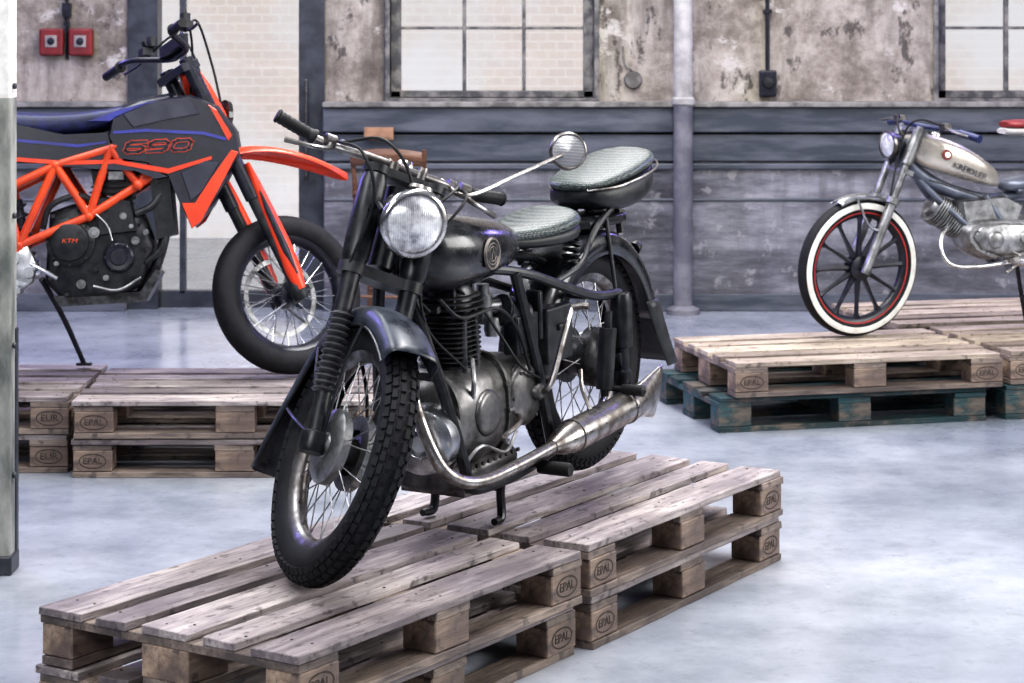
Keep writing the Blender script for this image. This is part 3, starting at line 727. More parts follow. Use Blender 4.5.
g=G(); g.lathe([(0,.05),(.022,.05),(.030,.042),(.036,.052),(.042,.044),(.072,.040),(.086,.03),(.092,0),(.092,-.06)],(.990,.052,.282),(1,.25,0),40)
for i in range(6):
    a=pi/3*i; d_=V(1,.25,0).normalized(); e_=V(-.25,1,0).normalized(); q=V(.990,.052,.282)+e_*.079*cos(a)+V(0,0,1)*.079*sin(a); g.cyl(q,q+d_*.037,.007,n=6)
g.obj('generator_cover',eng,'aluL',40,label='round polished front cover')
g=G()
def fin(z,r,th=.005,q=.10):
    g.loft([[V(.77+rr_*1.05*cos(a)*(1+q*sin(2*a)**2),rr_*sin(a)*(1+q*sin(2*a)**2),zz) for a in [2*pi*k/32 for k in range(32)]] for zz,rr_ in((z,r-.003),(z+.001,r),(z+th-.001,r),(z+th,r-.003))])
for i in range(10): fin(.447+i*.0135,.080,.0045)
g.cyl((.77,0,.43),(.77,0,.66),.054,n=24)
for i in range(4): fin(.588+i*.0155,.093-.004*i,.006,.12)
g.loft([[V(.77+rr_*cos(a),rr_*sin(a),zz) for a in [2*pi*k/24 for k in range(24)]] for rr_,zz in((.066,.57),(.066,.650),(.055,.668),(.02,.674))])
g.cyl((.81,.070,.42),(.80,.064,.60),.010); g.cyl((.74,.070,.42),(.745,.064,.60),.010)
for sx_ in(-1,1):
    for sy_ in(-1,1): g.cyl((.77+sx_*.05,sy_*.045,.60),(.77+sx_*.05,sy_*.045,.662),.008,n=6)
g.obj('cylinder',eng,'aluD',40,label='finned dark iron cylinder')
g=G()
g.prism([(.54+.095*cos(a),.33+.088*sin(a)) for a in [2*pi*k/36 for k in range(36)]],.08,.120,.18)
g.lathe([(0,.024),(.016,.024),(.024,.016),(.026,0)],(.50,.118,.33),(0,1,0),20)
for a in range(0,360,60): g.cyl((.54+.082*cos(radians(a)),.10,.33+.075*sin(radians(a))),(.54+.082*cos(radians(a)),.121,.33+.075*sin(radians(a))),.005,n=6)
g.obj('gearbox_cover',eng,'alu',50,label='round worn gearbox cover')
g=G(); g.lathe([(0,.012),(.050,.012),(.060,.008),(.064,0),(.064,-.02)],(.77,.118,.32),(0,1,0.0),36); g.obj('crankcase_cover',eng,'alu',50)
g=G(); g.tube([(.83,.108,.37),(.84,.118,.42),(.80,.09,.47)],.007,8,3); g.obj('oil_pipe',eng,'aluG')
g=G(); g.tube([(.88,.108,.20),(.82,.128,.24),(.70,.130,.20),(.62,.122,.24)],.0055,8,4); g.obj('oil_line',eng,'aluG')
g=G(); g.cyl((.64,.02,.585),(.70,.01,.60),.022,n=16); g.cyl((.635,.03,.54),(.635,.03,.62),.027,n=18); g.cyl((.635,.03,.62),(.635,.03,.65),.018,n=16); g.cyl((.59,.05,.585),(.635,.03,.585),.024,n=16); g.lathe([(0,0),(.02,0),(.024,.02),(.018,.05),(0,.05)],(.655,.07,.51),(0,0,1),16); g.obj('carburettor',eng,'aluG',40)
g=G(); g.cyl((.50,.075,.545),(.60,.065,.575),.045,n=24); g.box((.53,.09,.50),(.12,.05,.11)); g.box((.45,.09,.54),(.02,.05,.14)); g.obj('air_filter',root,'frame',40,bevel=.006)
g=G(); g.box((.34,.08,.47),(.15,.07,.16)); g.box((.34,.12,.49),(.04,.012,.02)); g.obj('tool_box',root,'blackm',0,bevel=.015)
g=G(); g.cyl((.93,0,.55),(1.01,0,.53),.035,.05,n=24); g.tube([(.92,-.06,.62),(.92,.06,.62)],.01,8,1); g.obj('horn',root,'blackm',40)
# exhaust
g=G(); g.tube([(.84,-.02,.60),(.93,-.02,.60),(1.02,.0,.565),(1.06,.035,.49),(1.075,.075,.40),(1.075,.11,.31),(1.05,.145,.225),(.99,.172,.183),(.90,.184,.170),(.78,.187,.172),(.66,.189,.178),(.52,.19,.188)],.0175,14,6)
g.obj('exhaust_pipe',root,'chromeD',50,label='tarnished header pipe')
g=G(); secs=[]
ad=V(-1,0.02,.065).normalized(); e2=ad.cross(V(0,1,0)).normalized(); M0=V(.54,.19,.187)
for d,a,b,sl in((0,.019,.019,0),(.02,.026,.026,0),(.06,.039,.039,0),(.10,.045,.045,0),(.16,.047,.047,0),(.44,.046,.046,0),(.50,.040,.047,.0),(.56,.028,.055,.01),(.63,.014,.070,.03),(.65,.010,.073,.035),(.652,.007,.070,.035)):
    c=M0+ad*d; secs.append([c+V(0,1,0)*a*cos(t)+e2*b*sin(t)+ad*(-sl*sin(t)*(1 if e2.z<0 else -1)) for t in [2*pi*k/28 for k in range(28)]])
g.loft(secs)
for d in(.12,.44):
    c=M0+ad*d; g.lathe([(.044,-.006),(.049,-.006),(.049,.006),(.044,.006)],c,ad,28,True)
g.tube([(.3,.19,.24),(.28,.15,.3),(.25,.13,.35)],.006,6,3)
g.obj('muffler',root,'chromeD',50,label='dull chrome silencer with slanted fishtail tip')
g=G(); g.tube([(.50,.14,.33),(.49,.165,.36),(.42,.175,.50),(.38,.175,.555)],.009,10,4); g.tube([(.38,.175,.555),(.375,.20,.56),(.37,.225,.56)],.010,10,2)
g.obj('kick_lever',root,'chromeD')
g=G(); g.tube([(.60,.12,.28),(.64,.145,.27),(.74,.15,.25),(.77,.18,.25)],.007,8,3); g.obj('gear_lever',root,'chromeD')
for sg in(-1,1):
    g=G(); g.cyl((.57,sg*.12,.14),(.57,sg*.17,.145),.012); g.lathe([(0,0),(.018,0),(.02,.01),(.02,.09),(.018,.10),(0,.10)],(.57,sg*.165,.135),(0,sg,0),12); g.obj('footpeg',root,'rubber2')
    g=G(); g.cyl((.1,sg*.13,.27),(.1,sg*.2,.27),.009); g.lathe([(0,0),(.015,0),(.017,.01),(.017,.07),(0,.08)],(.1,sg*.19,.27),(0,sg,0),12); g.obj('footpeg',root,'rubber2')
g=G(); zf=-LIFT+.62*math.sin(pitch)+.004; yo=-.05
for sg in(-1,1):
    g.tube([(.62,sg*.09+yo*.3,.13),(.60,sg*.105+yo,.06),(.61,sg*.112+yo,zf+.014),(.66,sg*.118+yo,zf+.012)],[.014,.013,.013,.010],10,5)
g.tube([(.605,-.11+yo,.07),(.605,.11+yo,.07)],.009,8,1); g.obj('center_stand',root,'frame')

# ============================================================ orange/black motorcycle
KY=8.93; KX=(288-512)*KY/FPX
def kk(px,py): return ((px-288)/250.0,(374-py)/250.0)
def k3(px,py,y=0): a=kk(px,py); return V(a[0],y,a[1])
rake=radians(24.5); u=V(-sin(rake),0,cos(rake)); ev=V(cos(rake),0,sin(rake)); KR=.318
AX=V(0,0,KR); A0=AX-ev*.035; S=steerM(A0,u,30)
kr=empty('motorcycle','orange and black supermoto motorcycle leaning on its side stand','motorcycle',
  Matrix.Translation((KX,KY,PZ+.004))@Matrix.Rotation(radians(4),4,'Z')@Matrix.Rotation(radians(-5),4,'X'))
wheel('front_wheel',kr,AX,S,KR,.112,.230,.05,.05,rmat='bblack',hubmat='bblack',nsp=36,smat='aluL',label='smooth black road tyre on wire spoked rim')
wheel('rear_wheel',kr,(-1.45,0,KR),I4,KR,.15,.225,.055,.05,rmat='bblack',hubmat='bblack',label='wide black tyre on wire spoked rim')
g=G(S); g.lathe([(.14,-.002),(.16,-.002),(.16,.002),(.14,.002)],AX+V(0,.066,0),(0,1,0),48,True)
for i in range(6):
    a=i*pi/3; g.cyl(AX+V(.05*cos(a),.06,.05*sin(a)),AX+V(.15*cos(a+.3),.066,.15*sin(a+.3)),.005,n=6)
g.obj('brake_disc',kr,'aluG')
g=G(S)
for sg in(-1,1):
    y=sg*.098
    g.cyl(fk(-.02,.035,y),fk(.45,.02,y),.023,.024,n=18); g.lathe([(0,0),(.03,0),(.035,.015),(.035,.06),(.024,.08)],fk(-.04,.035,y),u,18)
    g.mi=1; g.cyl(fk(.40,.02,y),fk(1.02,.005,y),.0295,n=18); g.mi=0
g.mi=1
for t in(.76,.985): g.box(fk(t,.0,0),(.08,.25,.035),Matrix((ev,V(0,1,0),u)).transposed())
g.obj('fork',kr,['blackm','bblack'],40,bevel=.003)
for sg in(-1,1):
    g=G(S); secs=[]
    for t,wd,e in((.0,.045,.04),(.08,.07,.045),(.20,.068,.05),(.34,.055,.05),(.46,.04,.05),(.54,.015,.05)):
        c=fk(t,e,sg*.112); secs.append([c+ev*wd*.5*cos(a)+V(0,sg*.026*sin(a),0) for a in [2*pi*k/16 for k in range(16)]])
    g.loft(secs); gd=g.obj('fork_guard',kr,'orange',60,label='orange fork guard')
    g=G(S); secs=[]
    for t,wd in((.06,.01),(.16,.034),(.34,.026),(.42,.006)):
        c=fk(t,.043,sg*.131); secs.append([c+ev*wd*.5*cos(a)+V(0,sg*.010*sin(a),0) for a in [2*pi*k/12 for k in range(12)]])
    g.loft(secs); g.obj('guard_decal',gd,'bblack',60)
g=G(S); rows=[]
for x,hw,z in((-.27,.03,.885),(-.20,.060,.912),(-.10,.076,.922),(.0,.078,.915),(.10,.070,.897),(.18,.055,.875),(.25,.032,.85),(.30,.006,.832)):
    rows.append([V(x,q*hw,z-.030*abs(q)**2.2-(.008 if abs(q)>.9 else 0)) for q in(-1,-.85,-.6,-.3,0,.3,.6,.85,1)])
g.grid(rows); g.obj('front_fender',kr,'orange',50,solid=.005,sub=1,label='long pointed orange beak fender')
g=G(S); secs=[]
for t,hw,dp_ in((.62,.05,.03),(.68,.085,.05),(.78,.10,.055),(.90,.09,.045),(.98,.06,.03)):
    c=fk(t,.045,0); secs.append([c+V(dp_*sin(pi*i/12)*1.1,hw*cos(pi*i/12)*1,0) for i in range(13)]+[c+V(dp_*sin(pi*i/12)*1.1-.012,hw*cos(pi*i/12)*.93,0) for i in range(12,-1,-1)])
g.loft(secs); mk_=g.obj('headlight_mask',kr,'orange',50,label='orange headlamp mask')
g=G(S@Matrix.Translation(fk(.76,.10,0))); g.loft([ring_yz(0,.07,0,.06,3),ring_yz(.02,.065,0,.055,3),ring_yz(.028,.05,0,.04,3)]); g.obj('headlight',mk_,'glassdark')
g=G(S); g.tube([fk(1.12,-.1,-.39),fk(1.125,-.07,-.22),fk(1.06,.03,-.09),fk(1.05,.035,0),fk(1.06,.03,.09),fk(1.125,-.07,.22),fk(1.12,-.1,.39)],.013,10,5)
g.box(fk(1.09,.03,0),(.04,.2,.045)); kb=g.obj('handlebar',kr,'bblack',40)
for sg in(-1,1):
    g=G(S); g.cyl(fk(1.12,-.102,sg*.40),fk(1.123,-.085,sg*.27),.018,n=14); g.lathe([(.018,0),(.024,.002),(.024,.008),(.018,.01)],fk(1.123,-.085,sg*.27),(0,sg,0),14); g.obj('grip',kb,'rubber2')
    g=G(S); g.tube([fk(1.11,.0,sg*.21),fk(1.10,-.01,sg*.28),fk(1.10,-.03,sg*.38)],.006,8,4); g.box(fk(1.13,.01,sg*.2),(.05,.05,.03)); g.lathe([(0,0),(.02,0),(.022,.04),(0,.045)],fk(1.14,.03,sg*.17),(0,0,1),14); g.obj('lever',kb,'blackm')
g=G(S); g.box(fk(1.10,.06,-.02),(.03,.09,.05)); g.cyl(fk(1.15,.03,.2),fk(1.18,.03,.2),.022); g.obj('instrument',kb,'bblack',0,bevel=.006)
g=G(); 
for (a,b) in((-.2,-.1),(.2,.1)):
    g.tube([P(fk(1.11,0,a)),P(fk(1.14,.12,a*.5)),P(fk(.95,.12,b*.6)),P(fk(.6,.03,b)),P(fk(.2,.05,b*1.1))],.005,6,6)
g.tube([P(fk(1.11,0,-.2)),P(fk(1.2,.08,-.12)),P(fk(1.05,.1,0)),V(-.40,0,.95)],.005,6,6)
g.obj('control_cable',kr,'rubber2')
def kpanel(name,poly,ya,yb,mat,inset=.08,label=None,sm_=30):
    for sg in(-1,1):
        g=G(); g.prism([kk(*p) for p in poly],sg*ya,sg*yb,inset); g.obj(name,kr,mat,sm_,label=label)
kpanel('tank_shroud',[(116,118),(150,104),(192,97),(220,108),(237,132),(241,156),(214,206),(195,228),(183,205),(172,178),(150,164),(122,160),(112,138)],.05,.150,'bblack',.04,'long angular black shroud')
kpanel('tank_cover',[(126,117),(154,105),(192,100),(204,116),(172,122),(136,130)],.10,.157,'grey',.06,'dark grey tank side cover')
kpanel('knee_panel',[(60,166),(118,163),(150,166),(172,178),(160,180),(140,172),(100,170)],.10,.152,'grey',.03)
kpanel('shroud_stripe',[(185,204),(195,229),(204,222),(226,181),(240,154),(233,152),(212,182),(198,204)],.140,.157,'orange',.02,label='sharp orange shroud edge')
kpanel('side_panel',[(-60,105),(18,124),(70,136),(118,134),(122,150),(118,162),(60,168),(18,158),(-50,130)],.06,.148,'bblack',label='black tail side cover')
kpanel('panel_stripe',[(20,158),(70,162),(120,161),(172,170),(214,158),(214,161),(172,175),(120,165),(70,166),(20,162)],.14,.154,'orange',.0)
kpanel('tank_stripe',[(118,133),(150,131),(206,134),(228,140),(228,143),(206,137),(150,134),(118,136)],.14,.155,'blue',.0)
kpanel('seat_stripe',[(20,140),(84,146),(112,143),(110,145),(84,149),(22,143)],.142,.151,'blue',.0)
kpanel('accent_panel',[(92,124),(124,112),(150,105),(172,103),(160,107),(140,112),(112,124)],.13,.150,'blue',label='violet blue plastic edge')
kpanel('shroud_accent',[(210,107),(218,112),(234,138),(230,143),(220,124)],.144,.157,'orange')
kpanel('shroud_vent',[(184,174),(208,162),(222,164),(204,194),(194,202)],.140,.156,'grey',.05)
def digits(w,h,gap,layers):
    D_={'6':[[(1,1),(.2,1),(0,.8),(0,.2),(.2,0),(.8,0),(1,.2),(1,.42),(.8,.55),(0,.55)]],
       '9':[[(0,0),(.8,0),(1,.2),(1,.8),(.8,1),(.2,1),(0,.8),(0,.58),(.2,.45),(1,.45)]],
       '0':[[(.2,0),(.8,0),(1,.2),(1,.8),(.8,1),(.2,1),(0,.8),(0,.2),(.2,0),(.25,0)]]}
    g=G()
    for mi,(tw,z) in enumerate(layers):
        g.mi=mi
        for i,c in enumerate('690'):
            for pl in D_[c]:
                for a,b in zip(pl[:-1],pl[1:]):
                    q=[]
                    for p in(a,b):
                        y=(p[1]-.5)*h; q.append(V((i-1)*(w+gap)+(p[0]-.5)*w+y*.45,y,0))
                    d=(q[1]-q[0]); d.normalize(); nrm=V(-d.y,d.x,0)
                    q0=q[0]-d*tw*.45; q1=q[1]+d*tw*.45
                    g.loft([[q0+nrm*tw/2+V(0,0,-.004),q0-nrm*tw/2+V(0,0,-.004),q0-nrm*tw/2+V(0,0,z),q0+nrm*tw/2+V(0,0,z)],[q1+nrm*tw/2+V(0,0,-.004),q1-nrm*tw/2+V(0,0,-.004),q1-nrm*tw/2+V(0,0,z),q1+nrm*tw/2+V(0,0,z)]])
    return g
g=digits(.068,.038,.022,[(.0165,.0015),(.0115,.0025)])
o=g.obj('model_number',kr,['orange','bblack'],0,label='wide angular 690, dark with orange outline')
x_=V(1,0,.04).normalized(); z_=V(0,-1,0); y_=z_.cross(x_)
o.matrix_local=Matrix.Translation(k3(162,148,-.1525))@Matrix((x_,y_,z_)).transposed().to_4x4()
g=G(); g.loft([ring_yz(x,hw,z,hz,2.6) for x,hw,z,hz in((-.42,.03,1.08,.03),(-.47,.09,1.07,.05),(-.58,.12,1.03,.07),(-.68,.12,.99,.07)) ]); g.obj('fuel_tank',kr,'bblack')
g=G(); g.loft([ring_yz(x,hw,z,hz,3) for x,hw,z,hz in((-.50,.03,1.08,.02),(-.56,.08,1.065,.035),(-.70,.10,1.01,.045),(-.90,.13,.985,.05),(-1.1,.14,.995,.05),(-1.3,.12,1.04,.04),(-1.45,.08,1.08,.03),(-1.5,.03,1.09,.012))])
g.obj('seat',kr,'navy',60,sub=1,label='navy bench seat')
g=G(); g.loft([ring_yz(x,hw,z,hz,3) for x,hw,z,hz in((-1.2,.11,.97,.05),(-1.5,.09,1.02,.05),(-1.75,.06,1.03,.02))]); g.obj('rear_fender',kr,'bblack')
g=G(); segs=[((215,112),(115,150)),((115,150),(62,166)),((62,166),(12,190)),((212,140),(142,186)),((142,186),(95,216)),((95,216),(28,244)),((62,166),(28,244)),((62,166),(95,216)),((115,150),(95,216)),((115,150),(142,186)),((12,190),(28,244)),((12,190),(-40,160)),((28,244),(12,262)),((178,126),(142,186))]
for a,b in segs:
    for sg in(-1,1):
        ya=.04+.10*min(1,max(0,(215-a[0])/90)); yb=.04+.10*min(1,max(0,(215-b[0])/90))
        g.cyl(k3(*a,sg*ya),k3(*b,sg*yb),.0165,n=12)
for a in((62,166),(95,216),(28,244),(142,186)):
    for sg in(-1,1): g.ell(k3(*a,sg*.14),(.021,.021,.021),12,8)
g.obj('frame',kr,'orangeF',40,label='orange trellis frame')
KP=[(56,212),(78,204),(110,206),(146,214),(158,246),(146,284),(120,296),(70,298),(52,280)]
g=G()
g.prism([kk(*p) for p in KP],-.04,-.12,.12); g.prism([kk(*p) for p in KP],.13,-.05,.1)
g.prism([kk(*p) for p in [(98,196),(136,200),(142,232),(104,236)]],-.05,-.135,.1)
g.prism([kk(*p) for p in [(92,156),(140,164),(136,200),(98,194)]],-.09,.09,.08)
for i in range(9):
    px=109+i*1.5; py=215-i*5.4; g.loft([[V(k3(px,py).x+.095*cos(a),.105*sin(a),k3(px,py-q).z) for a in [2*pi*k/24 for k in range(24)]] for q in(0,1.5)])
for px,py in((60,216),(84,208),(112,212),(144,222),(152,248),(142,280),(118,290),(74,292),(58,276),(102,268),(100,216)):
    g.cyl(k3(px,py,-.11),k3(px,py,-.135),.009,n=6)
g.tube([k3(50,228,-.12),k3(58,206,-.14),k3(84,196,-.14),k3(104,204,-.12)],.012,8,4)
g.tube([k3(140,214,-.12),k3(156,206,-.12),k3(168,188,-.10)],.014,8,4); g.tube([k3(150,262,-.11),k3(166,246,-.11),k3(170,220,-.10)],.012,8,4)
ke=g.obj('engine',kr,'blackm',40)
for px,py,r in((100,232,.022),(140,240,.016),(88,282,.018),(150,232,.012),(128,216,.014),(64,262,.010),(112,276,.012),(136,226,.009)):
    g=G(); g.lathe([(0,.016),(r*.6,.016),(r*.7,.010),(r,.010),(r,0),(0,0)],k3(px,py,-.130),(0,-1,0),18); g.obj('engine_plug',ke,'aluG',40,label='small bright metal plug')
g=G(); g.tube([k3(100,284,-.14),k3(124,288,-.15),k3(146,276,-.14)],.006,8,4); g.obj('oil_line',ke,'aluG')
g=G(); g.tube([k3(92,206,-.145),k3(112,224,-.15),k3(118,240,-.15)],.004,6,4); g.obj('engine_wire',ke,'aluG')
g=G(); g.box(k3(120,176,-.10),(.07,.03,.04)); g.obj('engine_bracket',ke,'aluG',0,bevel=.006)
g=G(); g.lathe([(0,.03),(.06,.03),(.072,.025),(.076,.01),(.09,.004),(.095,0),(.095,-.03)],k3(77,241,-.13),(0,-1,0),40)
for a in range(0,360,45): g.cyl(k3(77,241,-.12)+V(.088*cos(radians(a)),0,.088*sin(radians(a))),k3(77,241,-.142)+V(.088*cos(radians(a)),0,.088*sin(radians(a))),.006,n=6)
g.obj('clutch_cover',ke,'blackm',40)
g=G(); g.lathe([(0,.02),(.03,.02),(.034,.012),(.050,.014),(.058,.008),(.062,0),(.062,-.02)],k3(124,256,-.125),(0,-1,0),32)
for a in range(0,360,60): g.cyl(k3(124,256,-.12)+V(.052*cos(radians(a)),0,.052*sin(radians(a))),k3(124,256,-.142)+V(.052*cos(radians(a)),0,.052*sin(radians(a))),.006,n=6)
g.obj('engine_cover',ke,'bblack',40)
t=textmesh('KTM',.024,'orangeF',.2,.0008,sx=1.25); place(t,'maker_name',ke,k3(77,240,-.1615),(1,0,0),(0,-1,0),'small orange letters on black cover')
g=G(); g.tube([k3(132,178,-.09),k3(160,182,-.10),k3(170,215,-.09),k3(160,262,-.05),k3(140,298,-.03)],.021,12,5); g.obj('exhaust_pipe',kr,'aluD')
g=G(); g.prism([kk(*p) for p in [(152,170),(172,172),(178,235),(160,240)]],-.12,.12,.05); g.obj('radiator',kr,'blackm')
g=G(); g.prism([kk(*p) for p in [(60,294),(145,290),(160,268),(165,272),(150,300),(66,304)]],-.11,.11,.02); g.obj('skid_plate',kr,'aluD')
g=G(); g.tube([k3(40,262,-.15),k3(52,268,-.165),k3(66,276,-.166)],.008,8,3); g.obj('brake_pedal',kr,'aluL')
g=G(); g.prism([kk(*p) for p in [(8,236),(36,242),(46,262),(42,280),(24,296),(6,292)]],-.11,-.145,.1); g.cyl(k3(38,270,-.145),k3(38,270,-.165),.022); g.cyl(k3(22,256,-.14),k3(22,256,-.16),.03); g.obj('footrest_bracket',kr,'aluL',40)
g=G(); g.cyl(k3(28,285,-.13),k3(28,287,-.24),.012); g.box(k3(28,287,-.22),(.05,.09,.02)); g.obj('footpeg',kr,'aluL',0)
g=G()
for sg in(-1,1): g.loft([ [c+V(0,.016*cos(a)*1.2,hz*sin(a)) for a in [2*pi*k/14 for k in range(14)]] for c,hz in((k3(40,268,sg*.1),.04),(k3(-10,278,sg*.115),.035),(V(-1.45,sg*.115,KR),.025))])
g.obj('swingarm',kr,'aluL',40)
g=G(); g.tube([k3(42,278,.10),k3(62,320,.19),V(-.83,.25,.035)],[.013,.011,.010],10,4); g.box(V(-.83,.255,.034),(.06,.04,.01)); g.obj('side_stand',kr,'bblack',40)
g=G(); g.cyl(k3(18,200,.0),k3(30,262,0),.03,n=14); g.coil(k3(18,200,0),k3(30,258,0),.038,.006,6); g.obj('rear_shock',kr,'grey')

# ============================================================ silver moped
MYY=10.02; MX=(857-512)*MYY/FPX
def mm(px,py): return ((857-px)/218.0,(338-py)/224.0)
def m3(px,py,y=0): a=mm(px,py); return V(a[0],y,a[1])
rake=radians(21); u=V(-sin(rake),0,cos(rake)); ev=V(cos(rake),0,sin(rake)); MR=.31
AX=V(0,0,MR); A0=AX-ev*.04; S=steerM(A0,u,12)
mr=empty('moped','silver vintage moped with whitewall tyres on pale pallets','moped',
  Matrix.Translation((MX+.0,MYY,PZ+.002))@Matrix.Rotation(radians(195),4,'Z'))
wheel('front_wheel',mr,AX,S,MR,.07,.248,.055,.03,rmat='bblack',hubmat='bblack',whitewall=True,cast=12,label='whitewall tyre on black cast wheel with red stripe')
wheel('rear_wheel',mr,(-1.2,0,MR),I4,MR,.075,.248,.055,.035,rmat='bblack',hubmat='bblack',whitewall=True,cast=12,label='whitewall tyre on black cast wheel with red stripe')
g=G(S)
for sg in(-1,1):
    y=sg*.065; g.cyl(fk(-.02,.04,y),fk(.33,.03,y),.021,.023,n=16); g.lathe([(.023,0),(.031,.005),(.031,.03),(.023,.035)],fk(.31,.03,y),u,16); g.cyl(fk(.33,.03,y),fk(.68,.02,y),.017,n=14); g.cyl(fk(.5,.025,y),fk(.66,.02,y),.027,n=14)
for t in(.47,.66): g.box(fk(t,.01,0),(.05,.17,.022),Matrix((ev,V(0,1,0),u)).transposed())
g.obj('fork',mr,'aluG',40)
g=G(S); g.fender(AX,.328,.085,.02,66,122,14); g.tube([AX+V(.05,.045,.32),AX+V(0,.07,.2),AX+V(-.06,.07,.17)],.006,6,3); g.obj('front_fender',mr,'aluL',50,solid=.003,label='short polished fender bracket')
HC=fk(.56,.10,0)
g=G(S); g.lathe([(0,-.07),(.03,-.068),(.05,-.04),(.058,0),(.059,.01)],HC,(1,0,0),28); mh=g.obj('headlight',mr,'bblack')
g=G(S); g.lathe([(.056,.0),(.063,.0),(.063,.014),(.054,.016)],HC,(1,0,0),32,True); g.obj('headlight_rim',mh,'chromeD',60)
g=G(S); g.lathe([(.056,.012),(.04,.020),(0,.025)],HC,(1,0,0),28); g.obj('headlight_glass',mh,'headglass',60)
g=G(S); g.tube([fk(.70,-.10,-.32),fk(.705,-.07,-.2),fk(.69,.0,-.08),fk(.685,.02,0),fk(.69,.0,.08),fk(.705,-.07,.2),fk(.70,-.10,.32)],.011,10,5)
g.cyl(fk(.66,.01,.03),fk(.69,.02,.03),.012); g.cyl(fk(.66,.01,-.03),fk(.69,.02,-.03),.012); mb=g.obj('handlebar',mr,'bluegrip')
for sg in(-1,1):
    g=G(S); g.cyl(fk(.70,-.105,sg*.33),fk(.704,-.078,sg*.22),.018,n=14); g.obj('grip',mb,'bluegrip')
    g=G(S); g.tube([fk(.705,-.02,sg*.18),fk(.695,-.02,sg*.24),fk(.69,-.05,sg*.32)],.006,8,4); g.box(fk(.71,-.03,sg*.17),(.04,.04,.03)); g.obj('lever',mb,'chromeD')
g=G()
g.tube([S@fk(.71,-.03,.17),S@fk(.70,.07,.1),S@fk(.6,.08,.05),S@fk(.3,.05,.07),S@fk(.06,.05,.06)],.005,6,6); g.tube([S@fk(.71,-.03,-.17),S@fk(.71,.05,-.08),S@fk(.62,.06,.0),m3(930,190)],.005,6,6)
g.obj('control_cable',mr,'rubber2')
g=G(); g.loft([ring_yz(x,hw,z,hz,3.6) for x,hw,z,hz in((-.230,.03,.850,.040),(-.255,.062,.842,.066),(-.33,.088,.820,.082),(-.43,.102,.789,.086),(-.53,.102,.753,.075),(-.61,.088,.716,.056),(-.67,.056,.690,.038),(-.69,.02,.682,.02))])
mt=g.obj('fuel_tank',mr,'cream',60,sub=1,label='champagne silver tank with badge')
g=G(); g.lathe([(0,.02),(.02,.02),(.026,.01),(.026,0)],(-.38,0,.885),(0,0,1),20); g.obj('filler_cap',mt,'chrome')
g=G(); bc=m3(942,157,.099); g.lathe([(0,.006),(.022,.006),(.024,0)],bc,(0,1,.1),24); g.mi=1; g.lathe([(0,.008),(.012,.008),(.014,.004)],bc,(0,1,.1),20); g.obj('tank_badge',mt,['red','cream'])
t=textmesh('KREIDLER',.040,'bblack',0,.001); place(t,'tank_lettering',mt,m3(966,174,.1045),(-1,0,-.38),(0,1,.02),'black maker lettering on tank')
g=G(); g.tube([m3(925,182,.083),m3(950,190,.096),m3(985,202,.083)],.004,6,4); g.obj('tank_pinstripe',mt,'blackm')
g=G()
g.tube([(-.235,0,.86),(-.25,0,.76),(-.40,0,.66),(-.62,0,.60),(-.80,0,.62)],[.03,.035,.032,.028,.022],12,5)
for sg in(-1,1):
    g.tube([(-.27,0,.72),(-.38,sg*.05,.6),(-.58,sg*.07,.42),(-.70,sg*.08,.30)],.014,8,4)
    g.tube([(-.60,sg*.05,.62),(-.70,sg*.07,.45),(-.72,sg*.08,.30)],.016,8,3)
    g.tube([(-.72,sg*.08,.32),(-1.2,sg*.075,MR)],.015,8,1); g.tube([(-.75,sg*.07,.64),(-1.15,sg*.08,.66),(-1.35,sg*.07,.68)],.013,8,3); g.cyl((-1.12,sg*.09,.64),(-1.2,sg*.09,MR),.02,n=12)
g.cyl((-.21,0,.75),(-.255,0,.87),.03,n=16)
g.obj('frame',mr,'steelblue',50)
g=G(); g.loft([ring_yz(x,hw,z,hz,3) for x,hw,z,hz in((-.70,.04,.655,.02),(-.74,.09,.66,.028),(-.85,.12,.675,.03),(-1.1,.13,.72,.04),(-1.3,.11,.76,.04),(-1.36,.05,.78,.03))]); g.obj('seat',mr,'steelblue',60,sub=1,label='low grey seat')
g=G(); g.tube([(-.90,.10,.68),(-.90,.11,.78),(-.90,.09,.90),(-.90,-.09,.90),(-.90,-.11,.78),(-.90,-.10,.68)],.008,8,3); g.obj('grab_rail',mr,'chromeD',50)
g=G(); g.loft([ring_yz(x,hw,.935,hz,2.6) for x,hw,hz in((-.72,.05,.012),(-.74,.08,.018),(-.80,.10,.022),(-.92,.1,.022),(-.96,.05,.02))]); g.mi=1; g.loft([ring_yz(x,hw,.905,hz,2.6) for x,hw,hz in((-.71,.05,.012),(-.74,.09,.018),(-.80,.11,.02),(-.92,.104,.02),(-.965,.05,.015))]); g.obj('backrest_pad',mr,['red','paper'],50,label='dull red and pale pad')
g=G()
g.prism([mm(*p) for p in [(960,228),(972,222),(1030,220),(1062,228),(1070,244),(1060,258),(1030,264),(985,264),(966,254),(958,240)]],-.09,.10,.16)
g.prism([mm(*p) for p in [(976,230),(1000,226),(1030,228),(1044,240),(1036,254),(1000,260),(978,252),(970,240)]],.08,.118,.14)
g.prism([mm(*p) for p in [(958,204),(1010,200),(1030,210),(1024,224),(962,228)]],-.06,.07,.12)
g.lathe([(0,.012),(.030,.012),(.038,.006),(.040,0)],m3(992,243,.116),(0,1,0),24); g.lathe([(0,.010),(.024,.010),(.030,0)],m3(1024,242,.116),(0,1,0),24)
for px,py in((974,234),(984,256),(1030,254),(1024,232),(966,244)): g.cyl(m3(px,py,.09),m3(px,py,.120),.006,n=6)
me_=g.obj('engine',mr,'aluG',50,label='compact grey cast engine')
g=G(); a=m3(966,232,0); b=m3(936,210,0); d=(b-a).normalized(); L=(b-a).length
g.cyl(a,b+d*.02,.048,n=20)
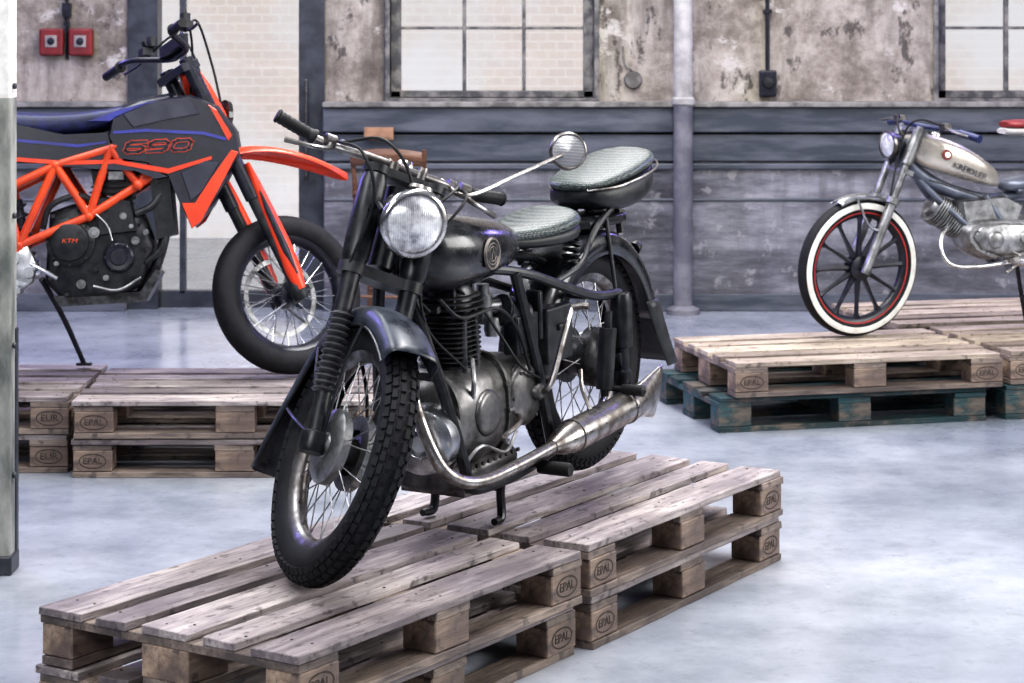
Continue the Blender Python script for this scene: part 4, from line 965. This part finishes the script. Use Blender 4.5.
e2=d.cross(V(0,1,0)).normalized()
for i in range(13):
    c=a+d*(L*(i+.5)/13); r=.062 if i<9 else .070
    g.loft([[c+d*q+V(0,1,0)*r*math.copysign(abs(cos(t))**.6,cos(t))+e2*r*math.copysign(abs(sin(t))**.6,sin(t)) for t in [2*pi*k/24 for k in range(24)]] for q in(-.0028,.0028)])
g.obj('cylinder',me_,'aluG',40,label='small finned horizontal cylinder')
g=G(); g.tube([m3(950,228,.04),m3(938,240,.08),m3(936,256,.11),m3(946,267,.13),m3(975,268,.14),m3(1010,264,.145)],.0105,12,5); g.lathe([(.012,0),(.024,.04),(.027,.10),(.027,.5),(.02,.58),(0,.58)],m3(1005,264,.145),V(-1,0,.02),20); g.obj('exhaust_pipe',mr,'chrome',50)
g=G(); g.tube([m3(1010,255,.11),m3(1018,262,.14),m3(1000,275,.15)],.007,8,3); g.cyl(m3(1000,262,.13),m3(1000,262,.2),.011); g.obj('footpeg',mr,'chromeD')
g=G(); 
for sg in(-1,1): g.tube([(-.82,sg*.07,.29),(-.86,sg*.10,.14),(-.90,sg*.13,.014)],.010,8,3)
g.tube([(-.86,-.10,.14),(-.86,.10,.14)],.008,8,1); g.obj('center_stand',mr,'bblack')
g=G(); g.fender((-1.2,0,MR),.335,.095,.03,10,160,26); g.obj('rear_fender',mr,'cream',50,solid=.003)

# ------------------------------------------------------------ lights
w=bpy.data.worlds.new('World'); scene.world=w; w.use_nodes=True
nt=w.node_tree; bg=nt.nodes['Background']
tc=nt.nodes.new('ShaderNodeTexCoord'); sx=nt.nodes.new('ShaderNodeSeparateXYZ'); nt.links.new(tc.outputs['Generated'],sx.inputs[0])
c=ramp(nt,sx.outputs[2],[(0.0,(.10,.10,.12)),(.25,(.30,.32,.37)),(1,(.92,.95,1.0))]); nt.links.new(c,bg.inputs[0]); bg.inputs[1].default_value=.44
def area(name,loc,rot,sx_,sy_,e,col):
    l=bpy.data.lights.new(name,'AREA'); l.shape='RECTANGLE'; l.size=sx_; l.size_y=sy_; l.energy=e; l.color=col
    o=bpy.data.objects.new(name,l); COL.objects.link(o); o.location=loc; o.rotation_euler=[radians(a) for a in rot]; return o
area('skylight_lamp',(.8,8,5.2),(0,0,0),1.0,9,620,(1,.99,.99))
area('skylight_lamp',(-2.8,7,5.2),(0,-20,0),.8,8,310,(.94,.96,1))
area('hall_fill_lamp',(5.5,6.5,2.6),(0,75,0),2.2,5,300,(1,.99,.97))  # added area lamp on the unseen right side of the hall
area('hall_fill_lamp',(-2.0,1.0,3.2),(58,0,-20),2.5,1.2,130,(.97,.98,1))  # added key lamp from front left, out of view
area('violet_stage_lamp',(-4.2,10.3,3.2),(0,-50,-20),.8,.8,110,(.3,.25,1))
area('violet_stage_lamp',(3.6,11.6,3.4),(-20,35,0),.8,.8,50,(.35,.28,1))

# ------------------------------------------------------------ camera
cam=bpy.data.cameras.new('cam'); co=bpy.data.objects.new('cam',cam); COL.objects.link(co); scene.camera=co
co.location=(0,0,CAMZ); co.rotation_euler=(radians(90),0,0)
cam.sensor_width=36; cam.lens=FPX/1024*36; cam.shift_y=-(341.5-HOR)/1024
cam.clip_start=.1; cam.clip_end=100
cam.dof.use_dof=True; cam.dof.focus_distance=6.1; cam.dof.aperture_fstop=9
